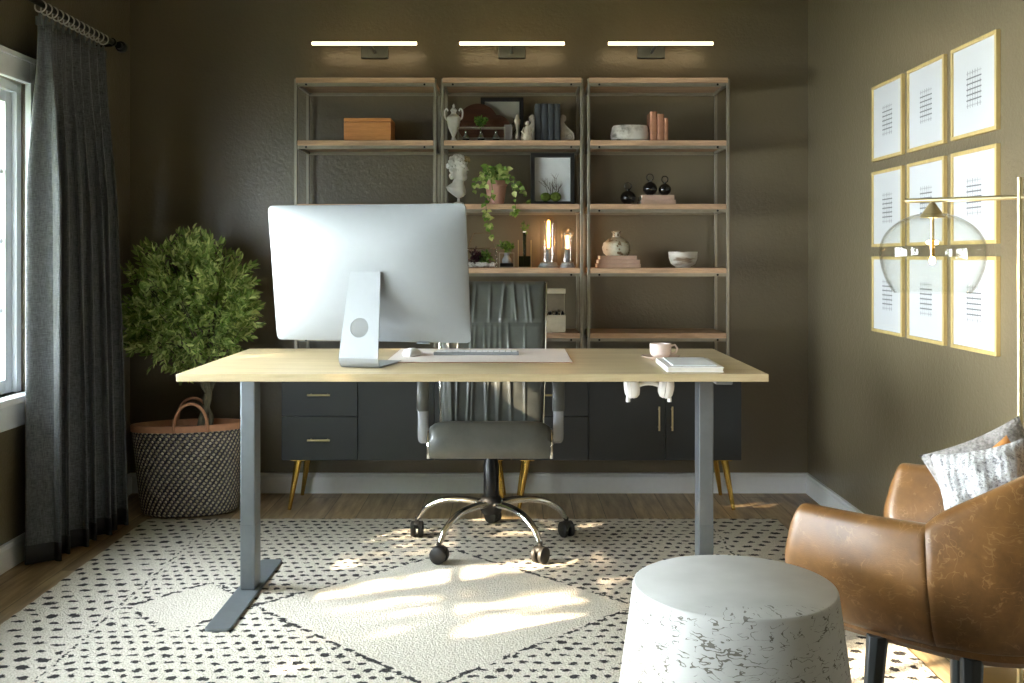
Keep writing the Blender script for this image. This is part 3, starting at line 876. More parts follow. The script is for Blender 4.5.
m.build('foliage', M['leaf'], tr, recalc=False)

# ------------------------------------------------------------------ monitor
mon = thing('computer_monitor', 'large silver computer monitor seen from behind on the desk', 'monitor', (-.445, 3.13, DT), -.228)
MW, MH = .643, .429; mc = Vector((0, 0, 1.032 - DT)); tilt = .154
Tm = Matrix.Translation(mc) @ Matrix.Rotation(tilt, 4, 'X')
# local: x right, y away (screen), z up
b = MB(); b.M = Tm
NX, NZ = 36, 26; vs = []; fs = []
def corner(x, z, r=.014):
    ax, az = abs(x), abs(z); hx, hz = MW/2, MH/2
    if ax > hx - r and az > hz - r:
        dx, dz = ax - (hx - r), az - (hz - r); d = math.hypot(dx, dz); mxd = max(dx, dz)
        if d > 1e-9: k = mxd / d; ax, az = hx - r + dx * k, hz - r + dz * k
    return math.copysign(ax, x), math.copysign(az, z)
def sp(i, n):   # denser near the edges
    t = i / n * 2 - 1; return math.copysign(1 - (1 - abs(t)) ** 1.5, t)
for j in range(NZ + 1):
    for i in range(NX + 1):
        u, v = sp(i, NX), sp(j, NZ)
        x, z = corner(u * MW/2, v * MH/2)
        f = (max(0, 1 - abs(u) ** 2.6)) ** .8 * (max(0, 1 - abs(v) ** 2.6)) ** .8
        vs.append((x, -.004 - .052 * f, z))
for j in range(NZ):
    for i in range(NX):
        a = j * (NX + 1) + i; fs.append((a, a + 1, a + NX + 2, a + NX + 1))
per = [i for i in range(NX)] + [j * (NX + 1) + NX for j in range(NZ)] + [NZ * (NX + 1) + i for i in range(NX, 0, -1)] + [j * (NX + 1) for j in range(NZ, 0, -1)]
n0 = len(vs)
for k in per: vs.append((vs[k][0], .003, vs[k][2]))
n = len(per)
for k in range(n): fs.append((per[k], n0 + k, n0 + (k + 1) % n, per[(k + 1) % n]))
fs.append(tuple(n0 + k for k in range(n)))
b._add(vs, fs); b.build('case', M['silver'], mon, angle=30)
b = MB(); b.M = Tm; b.box(-MW/2 + .012, MW/2 - .012, .003, .0045, -MH/2 + .07, MH/2 - .012); b.build('screen', M['screen'], mon, False)
# stand: neck sheet with a round hole, bent into a foot
b = MB()
nz0, nz1 = .035, .288
y0n, y1n = -.118, -.062     # bottom, top of neck sheet centre line
def neck(u, z, off):
    t = (z - nz0) / (nz1 - nz0); dirn = Vector((0, y1n - y0n, nz1 - nz0)).normalized(); nn = Vector((0, -dirn.z, dirn.y))
    return Vector((u + .014, lerp(y0n, y1n, t), z)) + nn * off
wt, wb = .049, .062
def hw_at(z): return lerp(wb, wt, (z - nz0) / (nz1 - nz0))
hc = (-.004, .120); hr = .029; NH = 40
za, zb = .072, .168
outer = []
for k in range(NH):
    a = 2 * PI * k / NH + PI / 4
    c_, s_ = math.cos(a), math.sin(a); mxx = max(abs(c_), abs(s_)); ux, uz = c_ / mxx, s_ / mxx
    z = lerp(za, zb, (uz + 1) / 2); outer.append((ux * hw_at(z), z))
inner = [(hc[0] + hr * math.cos(2*PI*k/NH + PI/4), hc[1] + hr * math.sin(2*PI*k/NH + PI/4)) for k in range(NH)]
th = .005
rings = []
for off in (-th/2, th/2):
    rings.append([neck(*p, off) for p in outer]); rings.append([neck(*p, off) for p in inner])
o0, i0, o1, i1 = rings
b.loft([i0, o0, o1, i1], closed=True)
def slab(za, zb):
    b._add([neck(-hw_at(za), za, -th/2), neck(hw_at(za), za, -th/2), neck(hw_at(za), za, th/2), neck(-hw_at(za), za, th/2),
            neck(-hw_at(zb), zb, -th/2), neck(hw_at(zb), zb, -th/2), neck(hw_at(zb), zb, th/2), neck(-hw_at(zb), zb, th/2)],
           [(0,3,2,1),(4,5,6,7),(0,1,5,4),(1,2,6,5),(2,3,7,6),(3,0,4,7)])
slab(zb, nz1); slab(.036, za)
# bend + foot
path = []
for k in range(9):
    a = k / 8 * (PI / 2 + .2)
    path.append(None)
pb = neck(0, .036, 0)
arc = [Vector((0, pb.y, pb.z))]
cyc = pb.y + .030
for k in range(1, 11):
    a = PI + (PI / 2) * k / 10
    arc.append(Vector((0, cyc + .032 * math.cos(a) - .001, .0355 + .033 * math.sin(a))))
arc.append(Vector((0, .09, .0025)))
rr = []
for i, p in enumerate(arc):
    tg = (arc[min(i + 1, len(arc) - 1)] - arc[max(i - 1, 0)]).normalized(); nn = Vector((0, -tg.z, tg.y))
    p = p + Vector((.014, 0, 0))
    rr.append([p + Vector((wb, 0, 0)) + nn * th/2, p + Vector((-wb, 0, 0)) + nn * th/2, p + Vector((-wb, 0, 0)) - nn * th/2, p + Vector((wb, 0, 0)) - nn * th/2])
b.loft(rr)
# hinge block into the case
b.box(-.032, .060, y1n - .003, -.03, nz1 - .035, nz1)
b.build('stand', M['silver'], mon, angle=30)
# the black oval patch behind / ports are hidden; small latch under the case
b = MB(); b.M = Tm; b.box(.15, .19, -.012, .0, -MH/2 - .004, -MH/2 + .001); b.build('sensor_bar', M['steel'], mon, False)

# ------------------------------------------------------------------ desk things
mz = DT + .0003
b = MB().box(-.40, .19, 3.17, 3.63, mz, mz + .003); o = b.build('desk_mat', M['mat'], None, False, bevel=.001)
tag(o, 'pale blush desk mat lying under the keyboard', 'desk mat')
b = MB()
for (x0, x1, y0, y1) in ((-.4015, -.4, 3.1685, 3.6315), (.19, .1915, 3.1685, 3.6315), (-.4, .19, 3.1685, 3.17), (-.4, .19, 3.63, 3.6315)): b.box(x0, x1, y0, y1, mz, mz + .0025)
e_ = b.build('edge_stitching', M['mat_edge'], o, False)
kz = mz + .0032
kb = thing('keyboard', 'slim white and silver keyboard on the desk mat', 'keyboard', (X_(476.5, 3.42), 3.44, kz), 0)
MB()._add([(-.143,-.057,0),(.143,-.057,0),(.143,.057,0),(-.143,.057,0),(-.143,-.057,.011),(.143,-.057,.011),(.143,.057,.005),(-.143,.057,.005)],
          [(0,3,2,1),(4,5,6,7),(0,1,5,4),(1,2,6,5),(2,3,7,6),(3,0,4,7)]).build('case', M['silver'], kb, False, bevel=.002)
b = MB()
for r in range(5):
    for c in range(14):
        x = -.137 + c * .0197; y = -.050 + r * .0206; z = lerp(.011, .005, (y + .057) / .114)
        b.box(x, x + .0172, y, y + .018, z - .0005, z + .0028)
b.build('keys', M['white_plastic'], kb, False, bevel=.0008)
ms = MB(); ms.lathe([(0, 0), (.052, 0), (.055, .004), (.052, .011), (.040, .019), (.02, .0235), (0, .0245)], n=32, sx=.56, sy=1)
o = ms.build('computer_mouse', M['white_plastic']); o.location = (X_(412, 3.38), 3.38, kz); o.rotation_euler = (0, 0, -.1)
tag(o, 'white computer mouse on the desk mat beside the monitor stand', 'mouse')
sa = MB().lathe([(0, .0), (.035, 0), (.04, .003), (.060, .0085), (.0635, .012), (.060, .0105), (.04, .006), (0, .005)], n=40)
o = sa.build('saucer', M['cup']); o.location = (X_(660.5, 3.29), 3.29, DT + .0002); tag(o, 'round blush saucer on the desk under the coffee cup', 'saucer')
cp = thing('coffee_cup', 'blush porcelain coffee cup standing on a saucer', 'cup', (X_(660.5, 3.29), 3.29, DT + .0055))
MB().lathe([(0, .0), (.022, 0), (.026, .004), (.0335, .012), (.035, .03), (.035, .046), (.0325, .046), (.032, .014), (.02, .006), (0, .005)], n=36).build('bowl', M['cup'], cp)
MB().tube([(.034, 0, .038), (.047, 0, .041), (.055, 0, .03), (.050, 0, .016), (.033, 0, .014)], .0035, 8).build('handle', M['cup'], cp)
MB().lathe([(0, .036), (.0322, .036), (.0322, .037), (0, .037)], n=24).build('coffee', simple('coffee', (60, 36, 20), .1), cp)
nb = thing('notebook', 'thick white notebook lying flat on the desk beside the cup', 'notebook', (.533, 3.045, DT + .0003), math.radians(-1))
MB().box(-.078, .078, -.133, .133, .002, .0125).build('pages', M['paper'], nb, False)
b = MB().box(-.081, .081, -.135, .135, .0125, .0148); b.box(-.081, .081, -.135, .135, 0, .002); b.box(-.082, -.079, -.135, .135, 0, .0148)
b.build('cover', M['white_plastic'], nb, False, bevel=.0008)
tb = MB().box(-.062, .066, -.105, .125, 0, .003).build('tablet', M['white_card'], None, False, bevel=.0015)
tb.location = (.533, 3.045, DT + .0153); tb.rotation_euler = (0, 0, math.radians(-1.5)); tag(tb, 'thin pale sleeve lying on the white notebook', 'sleeve')
# headphones hung under the top
hp = thing('headphones', 'white headphones hanging under the desktop near the cup', 'headphones', (X_(648.7, 3.0), 3.0, DT - .022))
MB().box(-.02, .02, -.012, .012, -.014, 0).build('hook', M['white_plastic'], hp, False, bevel=.003)
b = MB().tube([(.062 * math.sin(a), 0, -.072 + .052 * math.cos(a)) for a in [PI * (-.52 + 1.04 * k / 16) for k in range(17)]], .0065, 8, flat=(1, 1.6), up=(0, 0, 1))
b.build('headband', M['white_plastic'], hp)
for s in (-1, 1):
    x = s * .049
    b = MB(); b.M = Matrix.Translation((x + s * .002, -.004, -.032)) @ Matrix.Rotation(s * .12, 4, 'Y') @ Matrix.Rotation(PI / 2, 4, 'Y')
    b.lathe([(0, -.023), (.016, -.022), (.026, -.016), (.030, -.006), (.0285, -.003), (.0305, .002), (.029, .012), (.022, .020), (.010, .023), (0, .023)], n=28, sx=1.1, sy=.8)
    b.build('ear_cup', M['white_plastic'], hp)

# ------------------------------------------------------------------ office chair
ch = thing('office_chair', 'grey leather office chair with chrome base behind the desk', 'chair', (-.078, 3.79, RUGZ), 0)
zr = RUGZ
for k in range(5):
    a = PI / 2 + 2 * PI * k / 5; d = Vector((math.cos(a), math.sin(a), 0))
    pts = [d * .02 + Vector((0, 0, .150)), d * .10 + Vector((0, 0, .158)), d * .19 + Vector((0, 0, .150)), d * .262 + Vector((0, 0, .117)), d * .298 + Vector((0, 0, .072))]
    pp = catmull(pts, 5)
    MB().tube(pp, [lerp(.017, .0105, i / (len(pp) - 1)) for i in range(len(pp))], 12, flat=(.85, 1.1)).build('base_leg', M['chrome'], ch)
    q = d * .302; ca = a + .9 + k
    if k in (2, 3): ca = a + PI / 2 + .3
    fw = Vector((math.cos(ca), math.sin(ca), 0)); ax = fw.cross(Vector((0, 0, 1)))
    c = q + Vector((0, 0, .030))
    b = MB()
    for s in (-1, 1):
        p0 = c + ax * s * .0055; p1 = c + ax * s * .0245
        b.tube([p0, p0 + ax * s * .004, p1 - ax * s * .004, p1], [.0265, .030, .030, .024], 22)
    b.cyl(q + Vector((0, 0, .045)), q + Vector((0, 0, .076)), .0085, n=10)
    b.ball(q + Vector((0, 0, .047)), (.023, .023, .016), 14, 8)
    b.build('caster', M['black_rubber'], ch)
MB().lathe([(0, .115), (.034, .115), (.042, .13), (.042, .165), (.034, .178), (.03, .18), (0, .18)], n=28).build('hub', M['black_rubber'], ch)
MB().lathe([(0, .165), (.029, .165), (.029, .30), (.0255, .305), (.0255, .36), (.05, .372), (.05, .385), (0, .385)], n=24).build('gas_lift', M['black_metal'], ch)
# seat: curved pad with a waterfall front
def ysz(pts): return catmull([Vector((0, p[0], p[1])) for p in pts], 6)
top = ysz([(-.262, .372), (-.275, .405), (-.270, .455), (-.240, .494), (-.185, .488), (0, .450), (.14, .428), (.22, .425)])
bot = ysz([(-.245, .368), (-.235, .39), (-.225, .41), (-.19, .425), (-.14, .422), (0, .395), (.14, .375), (.225, .375)])
b = MB(); rings = []
nxs = 25
for i in range(nxs + 1):
    u = i / nxs * 2 - 1; x = u * .213; e = (1 - abs(u) ** 10)
    ring = []
    for p, q in zip(top, bot):
        mdl = (p + q) / 2; ring.append(Vector((x, 0, 0)) + mdl + (p - mdl) * (.35 + .65 * e))
    for p, q in zip(reversed(top), reversed(bot)):
        mdl = (p + q) / 2; ring.append(Vector((x, 0, 0)) + mdl + (q - mdl) * (.35 + .65 * e))
    rings.append(ring)
b.loft(rings); b.build('seat', M['grey_leather'], ch, angle=60)
for s in (-1, 1):
    MB().tube([Vector((s * .2155, 0, 0)) + (p + q) / 2 for p, q in zip(top, bot)], .006, 8).build('seat_rail', M['chrome'], ch)
MB().box(-.09, .09, -.10, .10, .366, .385).build('tilt_mechanism', M['black_metal'], ch, False, bevel=.006)
MB().tube([(-.08, -.03, .395), (-.22, -.04, .385), (-.245, -.04, .392)], .005, 8).build('lever', M['black_metal'], ch)
# backrest
def back_c(t):  # t 0 bottom 1 top
    return Vector((0, .205 + .13 * t - .045 * math.sin(PI * t), .405 + .568 * t))
def pleat(x, t, seed):
    r = random.Random(seed); v = 0
    for k in range(11):
        c = r.uniform(-.17, .17); w = r.uniform(.0045, .0075); a = r.uniform(.004, .0085); lean = r.uniform(-.02, .02)
        xx = x - c - lean * (t - .5)
        v += a * math.exp(-(xx / w) ** 2) * (1.1 - .7 * abs(t - .45) * 2)
    return v
b = MB(); NXb, NZb = 150, 72; vs = []; fs = []
seam = .715
for side in (0, 1):
    for j in range(NZb + 1):
        t = j / NZb
        for i in range(NXb + 1):
            u = i / NXb * 2 - 1
            W = lerp(.196, .212, t)
            e = (1 - abs(u) ** 6) ** .5; et = (1 - abs(2 * t - 1) ** 14) ** .5
            c = back_c(t)
            if side == 0:
                if t > seam: tt = (t - seam) / (1 - seam); pv = pleat(u * W, tt, 5); 
                else: tt = t / seam; pv = pleat(u * W, tt, 9)
                puff = .030 * e * et
                env = min(1, min(abs(t - seam), 1 - t if t > .9 else 1) / .02)
                groove = .016 * math.exp(-((t - seam) / .006) ** 2)
                off = -(.004 + puff + pv * env * e) + groove - .012 * abs(u) ** 3 * 0
            else:
                off = .020 * e * et
            vs.append((u * W, c.y + off - .018 * abs(u) ** 2.5, c.z + (.004 if side == 0 else 0)))
N1 = (NXb + 1) * (NZb + 1)
for side in (0, 1):
    for j in range(NZb):
        for i in range(NXb):
            a = side * N1 + j * (NXb + 1) + i; fs.append((a, a + 1, a + NXb + 2, a + NXb + 1))
per = [i for i in range(NXb)] + [j * (NXb + 1) + NXb for j in range(NZb)] + [NZb * (NXb + 1) + i for i in range(NXb, 0, -1)] + [j * (NXb + 1) for j in range(NZb, 0, -1)]
for k in range(len(per)):
    a, c = per[k], per[(k + 1) % len(per)]; fs.append((a, N1 + a, N1 + c, c))
b._add(vs, fs); b.build('backrest', M['grey_leather'], ch, angle=60)
for s in (-1, 1):
    MB().tube([Vector((s * (lerp(.196, .212, t) + .004), back_c(t).y - .012, back_c(t).z)) for t in [k / 16 for k in range(17)]], .0062, 8).build('back_frame', M['chrome'], ch)
for s in (-1, 1):
    x = s * .247
    b = MB()
    path = catmull([(s * .216, -.09, .408), (x - s * .012, -.09, .400), (x, -.10, .412), (x, -.105, .47), (x, -.105, .56), (x, -.085, .625), (x, -.03, .645), (x, .08, .645), (x, .2, .64), (s * .222, .25, .62)], 5)
    b.strap(path, .036, .010, (1, 0, 0)) if False else b.tube(path, .011, 10, flat=(1.7, .6), up=(s, .001, .001))
    ar = b.build('armrest', M['silver'], ch)
    pth = catmull([(x, -.107, .515), (x, -.109, .57), (x, -.088, .628), (x, -.03, .652), (x, .08, .654), (x, .17, .648)], 6)
    MB().tube(pth, .013, 12, flat=(1.75, 1.0), up=(s, .001, .001)).build('arm_pad', M['grey_leather'], ar, label='padded leather sleeve')

# ------------------------------------------------------------------ side table
st = MB().lathe([(0, 0), (.236, 0), (.240, .004), (.226, .13), (.208, .28), (.192, .40), (.1795, .494), (.178, .4985), (.1755, .5), (0, .5)], n=96)
o = st.build('drum_table', M['concrete'], None, angle=50); o.location = (.396, 1.80, RUGZ)
o.location.z = RUGZ; o.scale = (1, 1, (.5 - RUGZ) / .5)
tag(o, 'pale pitted stone drum side table in front of the leather armchair', 'side table')

# ------------------------------------------------------------------ armchair
th0 = math.radians(48.3)
ac = thing('armchair', 'cognac brown leather tub armchair on dark legs beside the stone table', 'armchair', (.977, 2.083, 0), th0)
# plan curves (local): near arm x<0
arm_top = [(-.292, .275), (-.300, .20), (-.302, .11), (-.292, .02)]
back_top = [(-.292, .02), (-.245, -.10), (-.175, -.195), (-.09, -.25), (0, -.266)]
arm_bot = [(-.232, .225), (-.240, .16), (-.244, .09), (-.246, .012)]
back_bot = [(-.246, .012), (-.232, -.075), (-.172, -.16), (-.085, -.205), (0, -.215)]
def full(a, c, k=6):
    A = catmull([Vector((*p, 0)) for p in a], k); B = catmull([Vector((*p, 0)) for p in c], k)
    half = A + B[1:]
    return half + [Vector((-p.x, p.y, 0)) for p in reversed(half[:-1])]
TP = full(arm_top, back_top); BP = full(arm_bot, back_bot)
n = len(TP); seam_i = 3 * 6
ZB = .335
def section(i, sc_=1.0, fwd=0.0, groove=0.0, drop=0.0):
    tp, bp = TP[i], BP[i]
    tg = (TP[min(i + 1, n - 1)] - TP[max(i - 1, 0)]).normalized()
    inn = Vector((-tg.y, tg.x, 0))
    if inn.dot(Vector((0, .05, 0)) - tp) < 0: inn = -inn
    d = min(i, n - 1 - i) / ((n - 1) / 2)             # 0 arm front .. 1 back centre
    a_end = seam_i / ((n - 1) / 2)
    rise = .235 * (max(0, (d - a_end) / (1 - a_end)) ** .8) * (1 - .12 * sstep(.8, 1, d))
    zt = .580 + rise - drop
    th_t = lerp(.052, .046, d); th_m = .075
    pts = []
    NS = 9
    fr = max(0, 1 - d / (a_end * .5))
    for k in range(NS + 1):        # outer, bottom to top
        s = k / NS
        p = bp.lerp(tp, s ** .62) - inn * (.026 * math.sin(PI * s) + 0)
        z = lerp(ZB, zt - .02, s) + 0
        # arm front bulges forward at mid height
        p = p + Vector((0, 1, 0)) * (fwd + fr * (.030 * math.sin(PI * min(1, s * 1.05)) - .015 * (1 - s)))
        pts.append((p, z))
    for k in range(1, 6):          # rim
        a = PI * k / 6
        p = tp + inn * (th_t / 2) * (1 - math.cos(a)); pts.append((p + Vector((0, fwd * .7, 0)), zt - .02 + .022 * math.sin(a)))
    for k in range(NS + 1):        # inner, top to bottom
        s = 1 - k / NS
        p = bp.lerp(tp, s ** .62) + inn * (th_t + .022 * (1 - s) + .012 * math.sin(PI * s))
        z = lerp(ZB + .03, zt - .02, s)
        p = p + Vector((0, 1, 0)) * (fwd + fr * (.030 * math.sin(PI * min(1, s * 1.05)) - .015 * (1 - s)))
        pts.append((p, z))
    V = [Vector((p.x, p.y, z)) for p, z in pts]
    if sc_ != 1.0 or groove:
        c = sum(V, Vector()) / len(V)
        c2 = lambda v: Vector((c.x, v.y, c.z)) if False else c
        if groove:
            m_ = len(V)
            V = [v + inn * groove if q <= NS else v for q, v in enumerate(V)]
        else:
            # shrink towards the section's own mid surface
            half = len(V)
            for q in range(half):
                o2 = V[half - 1 - q] if False else None
            W = []
            for q in range(half):
                mate = V0 = V[half - 1 - q]; mid = (V[q] + mate) / 2
                v = mid + (V[q] - mid) * sc_
                v = c + (v - c) * (.90 + .10 * sc_) 
                W.append(v)
            V = W
    return V
rings = []
for (s_, f_, dr_) in ((.2, .030, .046), (.60, .026, .030), (.86, .014, .010)): rings.append(section(0, s_, f_, 0, dr_))
for i in range(n):
    if i in (seam_i, n - 1 - seam_i):
        rings.append([v for v in section(i)]); rings.append([v for v in section(i, 1, 0, .006)]); rings.append([v + Vector((0, -.002, 0)) for v in section(i)])
    else: rings.append(section(i))
for (s_, f_, dr_) in ((.86, .014, .010), (.60, .026, .030), (.2, .030, .046)): rings.append(section(n - 1, s_, f_, 0, dr_))
b = MB().loft(rings); sh = b.build('shell', M['cognac'], ac, sub=1)
# underside and seat cushion
out = [(v.x * .985, v.y * .985) for v in BP]
nn_ = len(out)
def slabring(z, k, yk=0):
    return [(x * k, (y - .02) * k + .02, z) for x, y in out]
b = MB().loft([slabring(.318, .80), slabring(.322, .94), slabring(.336, 1.0), slabring(.36, 1.0), slabring(.37, .9)])
b.build('seat_base', M['cognac'], ac)
cush = [(v.x * .93, v.y * .90 + .012) for v in BP]
def cr(z, k): return [(x * k, (y - .03) * k + .03 + (.02 if y > .15 else 0), z) for x, y in cush]
b = MB().loft([cr(.365, .85), cr(.372, .97), cr(.395, 1.02), cr(.425, 1.01), cr(.445, .95), cr(.452, .8), cr(.455, .4)])
b.build('seat_cushion', M['cognac'], ac)
M['leg_dark'] = simple('dark_slate_wood', (38, 42, 42), .45)
for (x, y) in ((-.23, .133), (.205, .118), (-.222, -.042), (.165, -.115)):
    rz_ = RUGZ if (x < 0 and y > 0) or True else 0
    wx = ac.location.x + math.cos(th0) * x * 1.12 - math.sin(th0) * y * 1.15
    z0 = RUGZ + .0005 if wx < 1.09 else .0005
    b = MB()
    rings = []
    for (zz, k, r) in ((.335, 1.0, .0215), (.20, 1.05, .018), (z0, 1.13, .0115)):
        c = Vector((x * k, y * k, zz)); rings.append([c + Vector((r * math.cos(q), r * math.sin(q), 0)) for q in [PI / 4 * t_ + PI / 8 for t_ in range(8)]])
    b.loft(rings); b.build('leg', M['leg_dark'], ac, bevel=.002)

# pillows
def pillow(name, w, h, d, mat, mats=None, parent=None):
    b = MB(); N = 26; vs = []; fs = []
    rnd = random.Random(int(w * 1000))
    for side in (-1, 1):
        for j in range(N + 1):
            for i in range(N + 1):
                u, v = i / N * 2 - 1, j / N * 2 - 1
                f = ((1 - abs(u) ** 2.4) * (1 - abs(v) ** 2.4)) ** .55
                pin_ = 1 - .09 * (1 - abs(v) ** 2) * abs(u) ** 6; pin2 = 1 - .09 * (1 - abs(u) ** 2) * abs(v) ** 6
                r = .006 * math.sin(9 * u + 3 * v) + .005 * math.sin(13 * v - 4 * u)
                vs.append((u * w / 2 * pin_, side * (d / 2 * f + r * f), v * h / 2 * pin2))
    N1 = (N + 1) ** 2
    for side in (0, 1):
        for j in range(N):
            for i in range(N):
                a = side * N1 + j * (N + 1) + i; fs.append((a, a + 1, a + N + 2, a + N + 1))
    b._add(vs, fs)
    return b.build(name, mat, parent, angle=80)
C_ = Vector((math.cos(th0), math.sin(th0), 0)); Fv = Vector((-math.sin(th0), math.cos(th0), 0))
def on_chair(x, y, z): return Vector((ac.location.x, ac.location.y, 0)) + C_ * x + Fv * y + Vector((0, 0, z))
p1 = pillow('throw_pillow', .19, .21, .12, M['pillow'])
p1.location = (.992, 2.11, .582); p1.rotation_euler = (math.radians(-16), math.radians(-16), math.radians(-35))
tag(p1, 'white tufted throw pillow leaning in the leather armchair, in front', 'pillow', 'throw pillows in the armchair')
p3 = pillow('throw_pillow', .17, .17, .05, M['orange'])
p3.location = (1.062, 2.20, .575); p3.rotation_euler = (math.radians(-10), math.radians(-38), math.radians(-22))
tag(p3, 'small tan orange pillow whose corner shows between the tufted pillows', 'pillow', 'throw pillows in the armchair')
p2 = pillow('throw_pillow', .24, .24, .08, M['pillow_grey'])
p2.location = (1.095, 2.29, .565); p2.rotation_euler = (math.radians(-14), math.radians(-24), math.radians(-8))
tag(p2, 'grey tufted throw pillow behind the white one, nearest the lamp pole', 'pillow', 'throw pillows in the armchair')

# ------------------------------------------------------------------ floor lamp
lp = thing('floor_lamp', 'brass floor lamp with clear glass globe shade beside the armchair', 'lamp', (1.238, 2.46, 0))
MB().lathe([(0, 0), (.116, 0), (.118, .003), (.118, .033), (.116, .036), (0, .036)], n=64).build('base', M['gold_deep'], lp)
MB().cyl((0, 0, .036), (0, 0, 1.277), .0068, n=14).build('pole', M['pale_gold'], lp)
zA = Z_(199, 2.54)
zA = 1.229
A0 = Vector((0, 0, zA)); A1 = Vector((X_(906, 2.63) - 1.238, .17, zA))
MB().cyl(A0 - (A1 - A0) * .05, A1, .006, n=14).build('arm', M['pale_gold'], lp)
q = (A1 - A0) * .757 + A0
sh_ = MB().lathe([(.004, -.012), (.006, -.006), (.030, -.042), (.031, -.045), (.029, -.045), (.004, -.016)], (q.x, q.y, q.z), n=32)
cone = sh_.build('shade_cap', M['pale_gold'], lp)
MB().cyl((q.x, q.y, q.z - .005), (q.x, q.y, q.z - .10), .0045, n=12).build('stem', M['pale_gold'], lp)
MB().cyl((q.x, q.y, q.z - .10), (q.x, q.y, q.z - .145), .0055, n=14).build('socket', M['brass'], lp)
MB().ball((q.x, q.y, q.z - .155), (.0075, .0075, .010), 16, 10).build('bulb', M['bulb_glow'], lp, label='small glowing bulb')
R = .128; gz = q.z - .13
prof = []
a0, a1 = math.radians(76), math.radians(-43)
for k in range(29):
    a = lerp(a0, a1, k / 28); prof.append((R * math.cos(a), (.098 if a > 0 else .158) * math.sin(a)))
inn_ = [((r - .003), z) for r, z in reversed(prof)]
b = MB()
rings = [[(q.x + r * math.cos(2*PI*j/64), q.y + r * math.sin(2*PI*j/64), gz + z) for j in range(64)] for r, z in prof + inn_]
b.loft(rings, closed=True); b.build('globe', M['globe_glass'], lp, label='clear glass dome open at the bottom')
pl = bpy.data.lights.new('bulb_light', 'POINT'); pl.energy = 3.0; pl.color = (1, .82, .58); pl.shadow_soft_size = .02
po = bpy.data.objects.new('bulb_light', pl); COL.objects.link(po); po.parent = lp; po.location = (q.x, q.y, q.z - .19)

exec_items = True
# ------------------------------------------------------------------ things on the shelves
S1, S2, S3, S4, S5 = [z + .0004 for z in SHZ]
YM = 4.45
def at(px, Y, z): return (X_(px, Y), Y, z)

# wooden box, unit 1
Y = 4.42; wb_ = (390.8 - 343.8) * 4.36 / F / 2
bx_ = thing('wooden_box', 'orange pine box alone on the second shelf beside monitor top', 'box', at(367.3, 4.36, S2))
hbx = Z_(118, 4.36) - S2
MB().box(-wb_, wb_, 0, .16, 0, hbx - .018).build('box_body', M['boxwood'], bx_, False, bevel=.0015)
MB().box(-wb_, wb_, 0, .16, hbx - .016, hbx).build('lid', M['boxwood'], bx_, False, bevel=.0015)

# urn
Y = 4.40; ur = thing('urn', 'pale grey two-handled urn at the end of the second shelf', 'vase', at(453.6, Y, S2)); hU = Z_(104, Y) - S2
sc_ = hU / .155
MB().lathe([(r * sc_, z * sc_) for r, z in ((0,0),(.018,0),(.018,.004),(.009,.012),(.006,.022),(.010,.032),(.022,.058),(.027,.085),(.028,.100),(.020,.108),(.011,.114),(.010,.122),(.014,.128),(.012,.132),(.005,.140),(.006,.148),(.002,.155),(0,.155))], n=28).build('body', M['plaster'], ur)
for s in (-1, 1):
    MB().tube(catmull([(s*.024*sc_, 0, .088*sc_), (s*.034*sc_, 0, .10*sc_), (s*.036*sc_, 0, .125*sc_), (s*.028*sc_, 0, .136*sc_), (s*.022*sc_, 0, .126*sc_)], 5), .0035, 8).build('handle', M['plaster'], ur)

# round boards
def disc(px, py_top, rpx, Y, label, tilt=.12):
    r = rpx * Y / F
    b = MB().lathe([(0, 0), (r, 0), (r + .001, .006), (r, .012), (0, .012)], n=48)
    o = b.build('round_board', M['dark_wood']); o.rotation_euler = (PI / 2 - tilt, 0, 0)
    o.location = (X_(px, Y), Y, S2 + r * math.cos(tilt) + .002)
    tag(o, label, 'serving board', 'round wooden boards on the shelf')
disc(478, 101, 20.5, 4.515, 'large round dark red-brown board leaning behind the wire rack')
disc(496.5, 115, 14.5, 4.49, 'smaller round red-brown board leaning before the picture frame', .1)

# leaning black frame w/ grey branch print
def branch(m, p, d, L, r, rnd, depth, flat=True):
    p = Vector(p); d = Vector(d).normalized(); q = p + d * L
    mid = (p + q) / 2 + Vector((rnd.uniform(-.1, .1) * L, 0, rnd.uniform(-.05, .05) * L))
    m.tube([p, mid, q], [r, r * .8, r * .6], 5)
    if depth:
        for k in range(2 if depth > 1 else 3):
            nd = Vector((d.x + rnd.uniform(-.8, .8), d.y * .5, d.z + rnd.uniform(-.1, .3)))
            branch(m, p.lerp(q, rnd.uniform(.4, 1)), nd, L * .62, r * .6, rnd, depth - 1)
def frame(name, label, x0, x1, z0, z1, Y, bw, mat_in, depth=.014, tilt=0.08):
    t = thing(name, label, 'framed picture', ((x0 + x1) / 2, Y, z0))
    t.rotation_euler = (-tilt, 0, 0); t.location.z += .0012 if tilt else 0
    w = (x1 - x0) / 2; h = z1 - z0
    b = MB().box(-w, w, 0, depth, 0, bw); b.box(-w, w, 0, depth, h - bw, h); b.box(-w, -w + bw, 0, depth, bw, h - bw); b.box(w - bw, w, 0, depth, bw, h - bw)
    b.build('frame', M['frame_black'], t, False, bevel=.001)
    MB().box(-w + bw, w - bw, depth - .003, depth, bw, h - bw).build('picture', mat_in, t, False)
    return t, w, h
Y = 4.53
t, w, h = frame('framed_picture', 'black framed grey branch picture on the second shelf behind candlestick', X_(480.5, Y), X_(523.5, Y), S2, Z_(97, Y), Y, .018, M['grey_print'], .014, .06)
rnd = random.Random(21); m = MB()
for k in range(5): branch(m, (.015 + k * .008, .0105, .05), (rnd.uniform(-.6, .6), 0, 1), .045, .0016, rnd, 3)
m.build('branch_drawing', M['twig'], t)

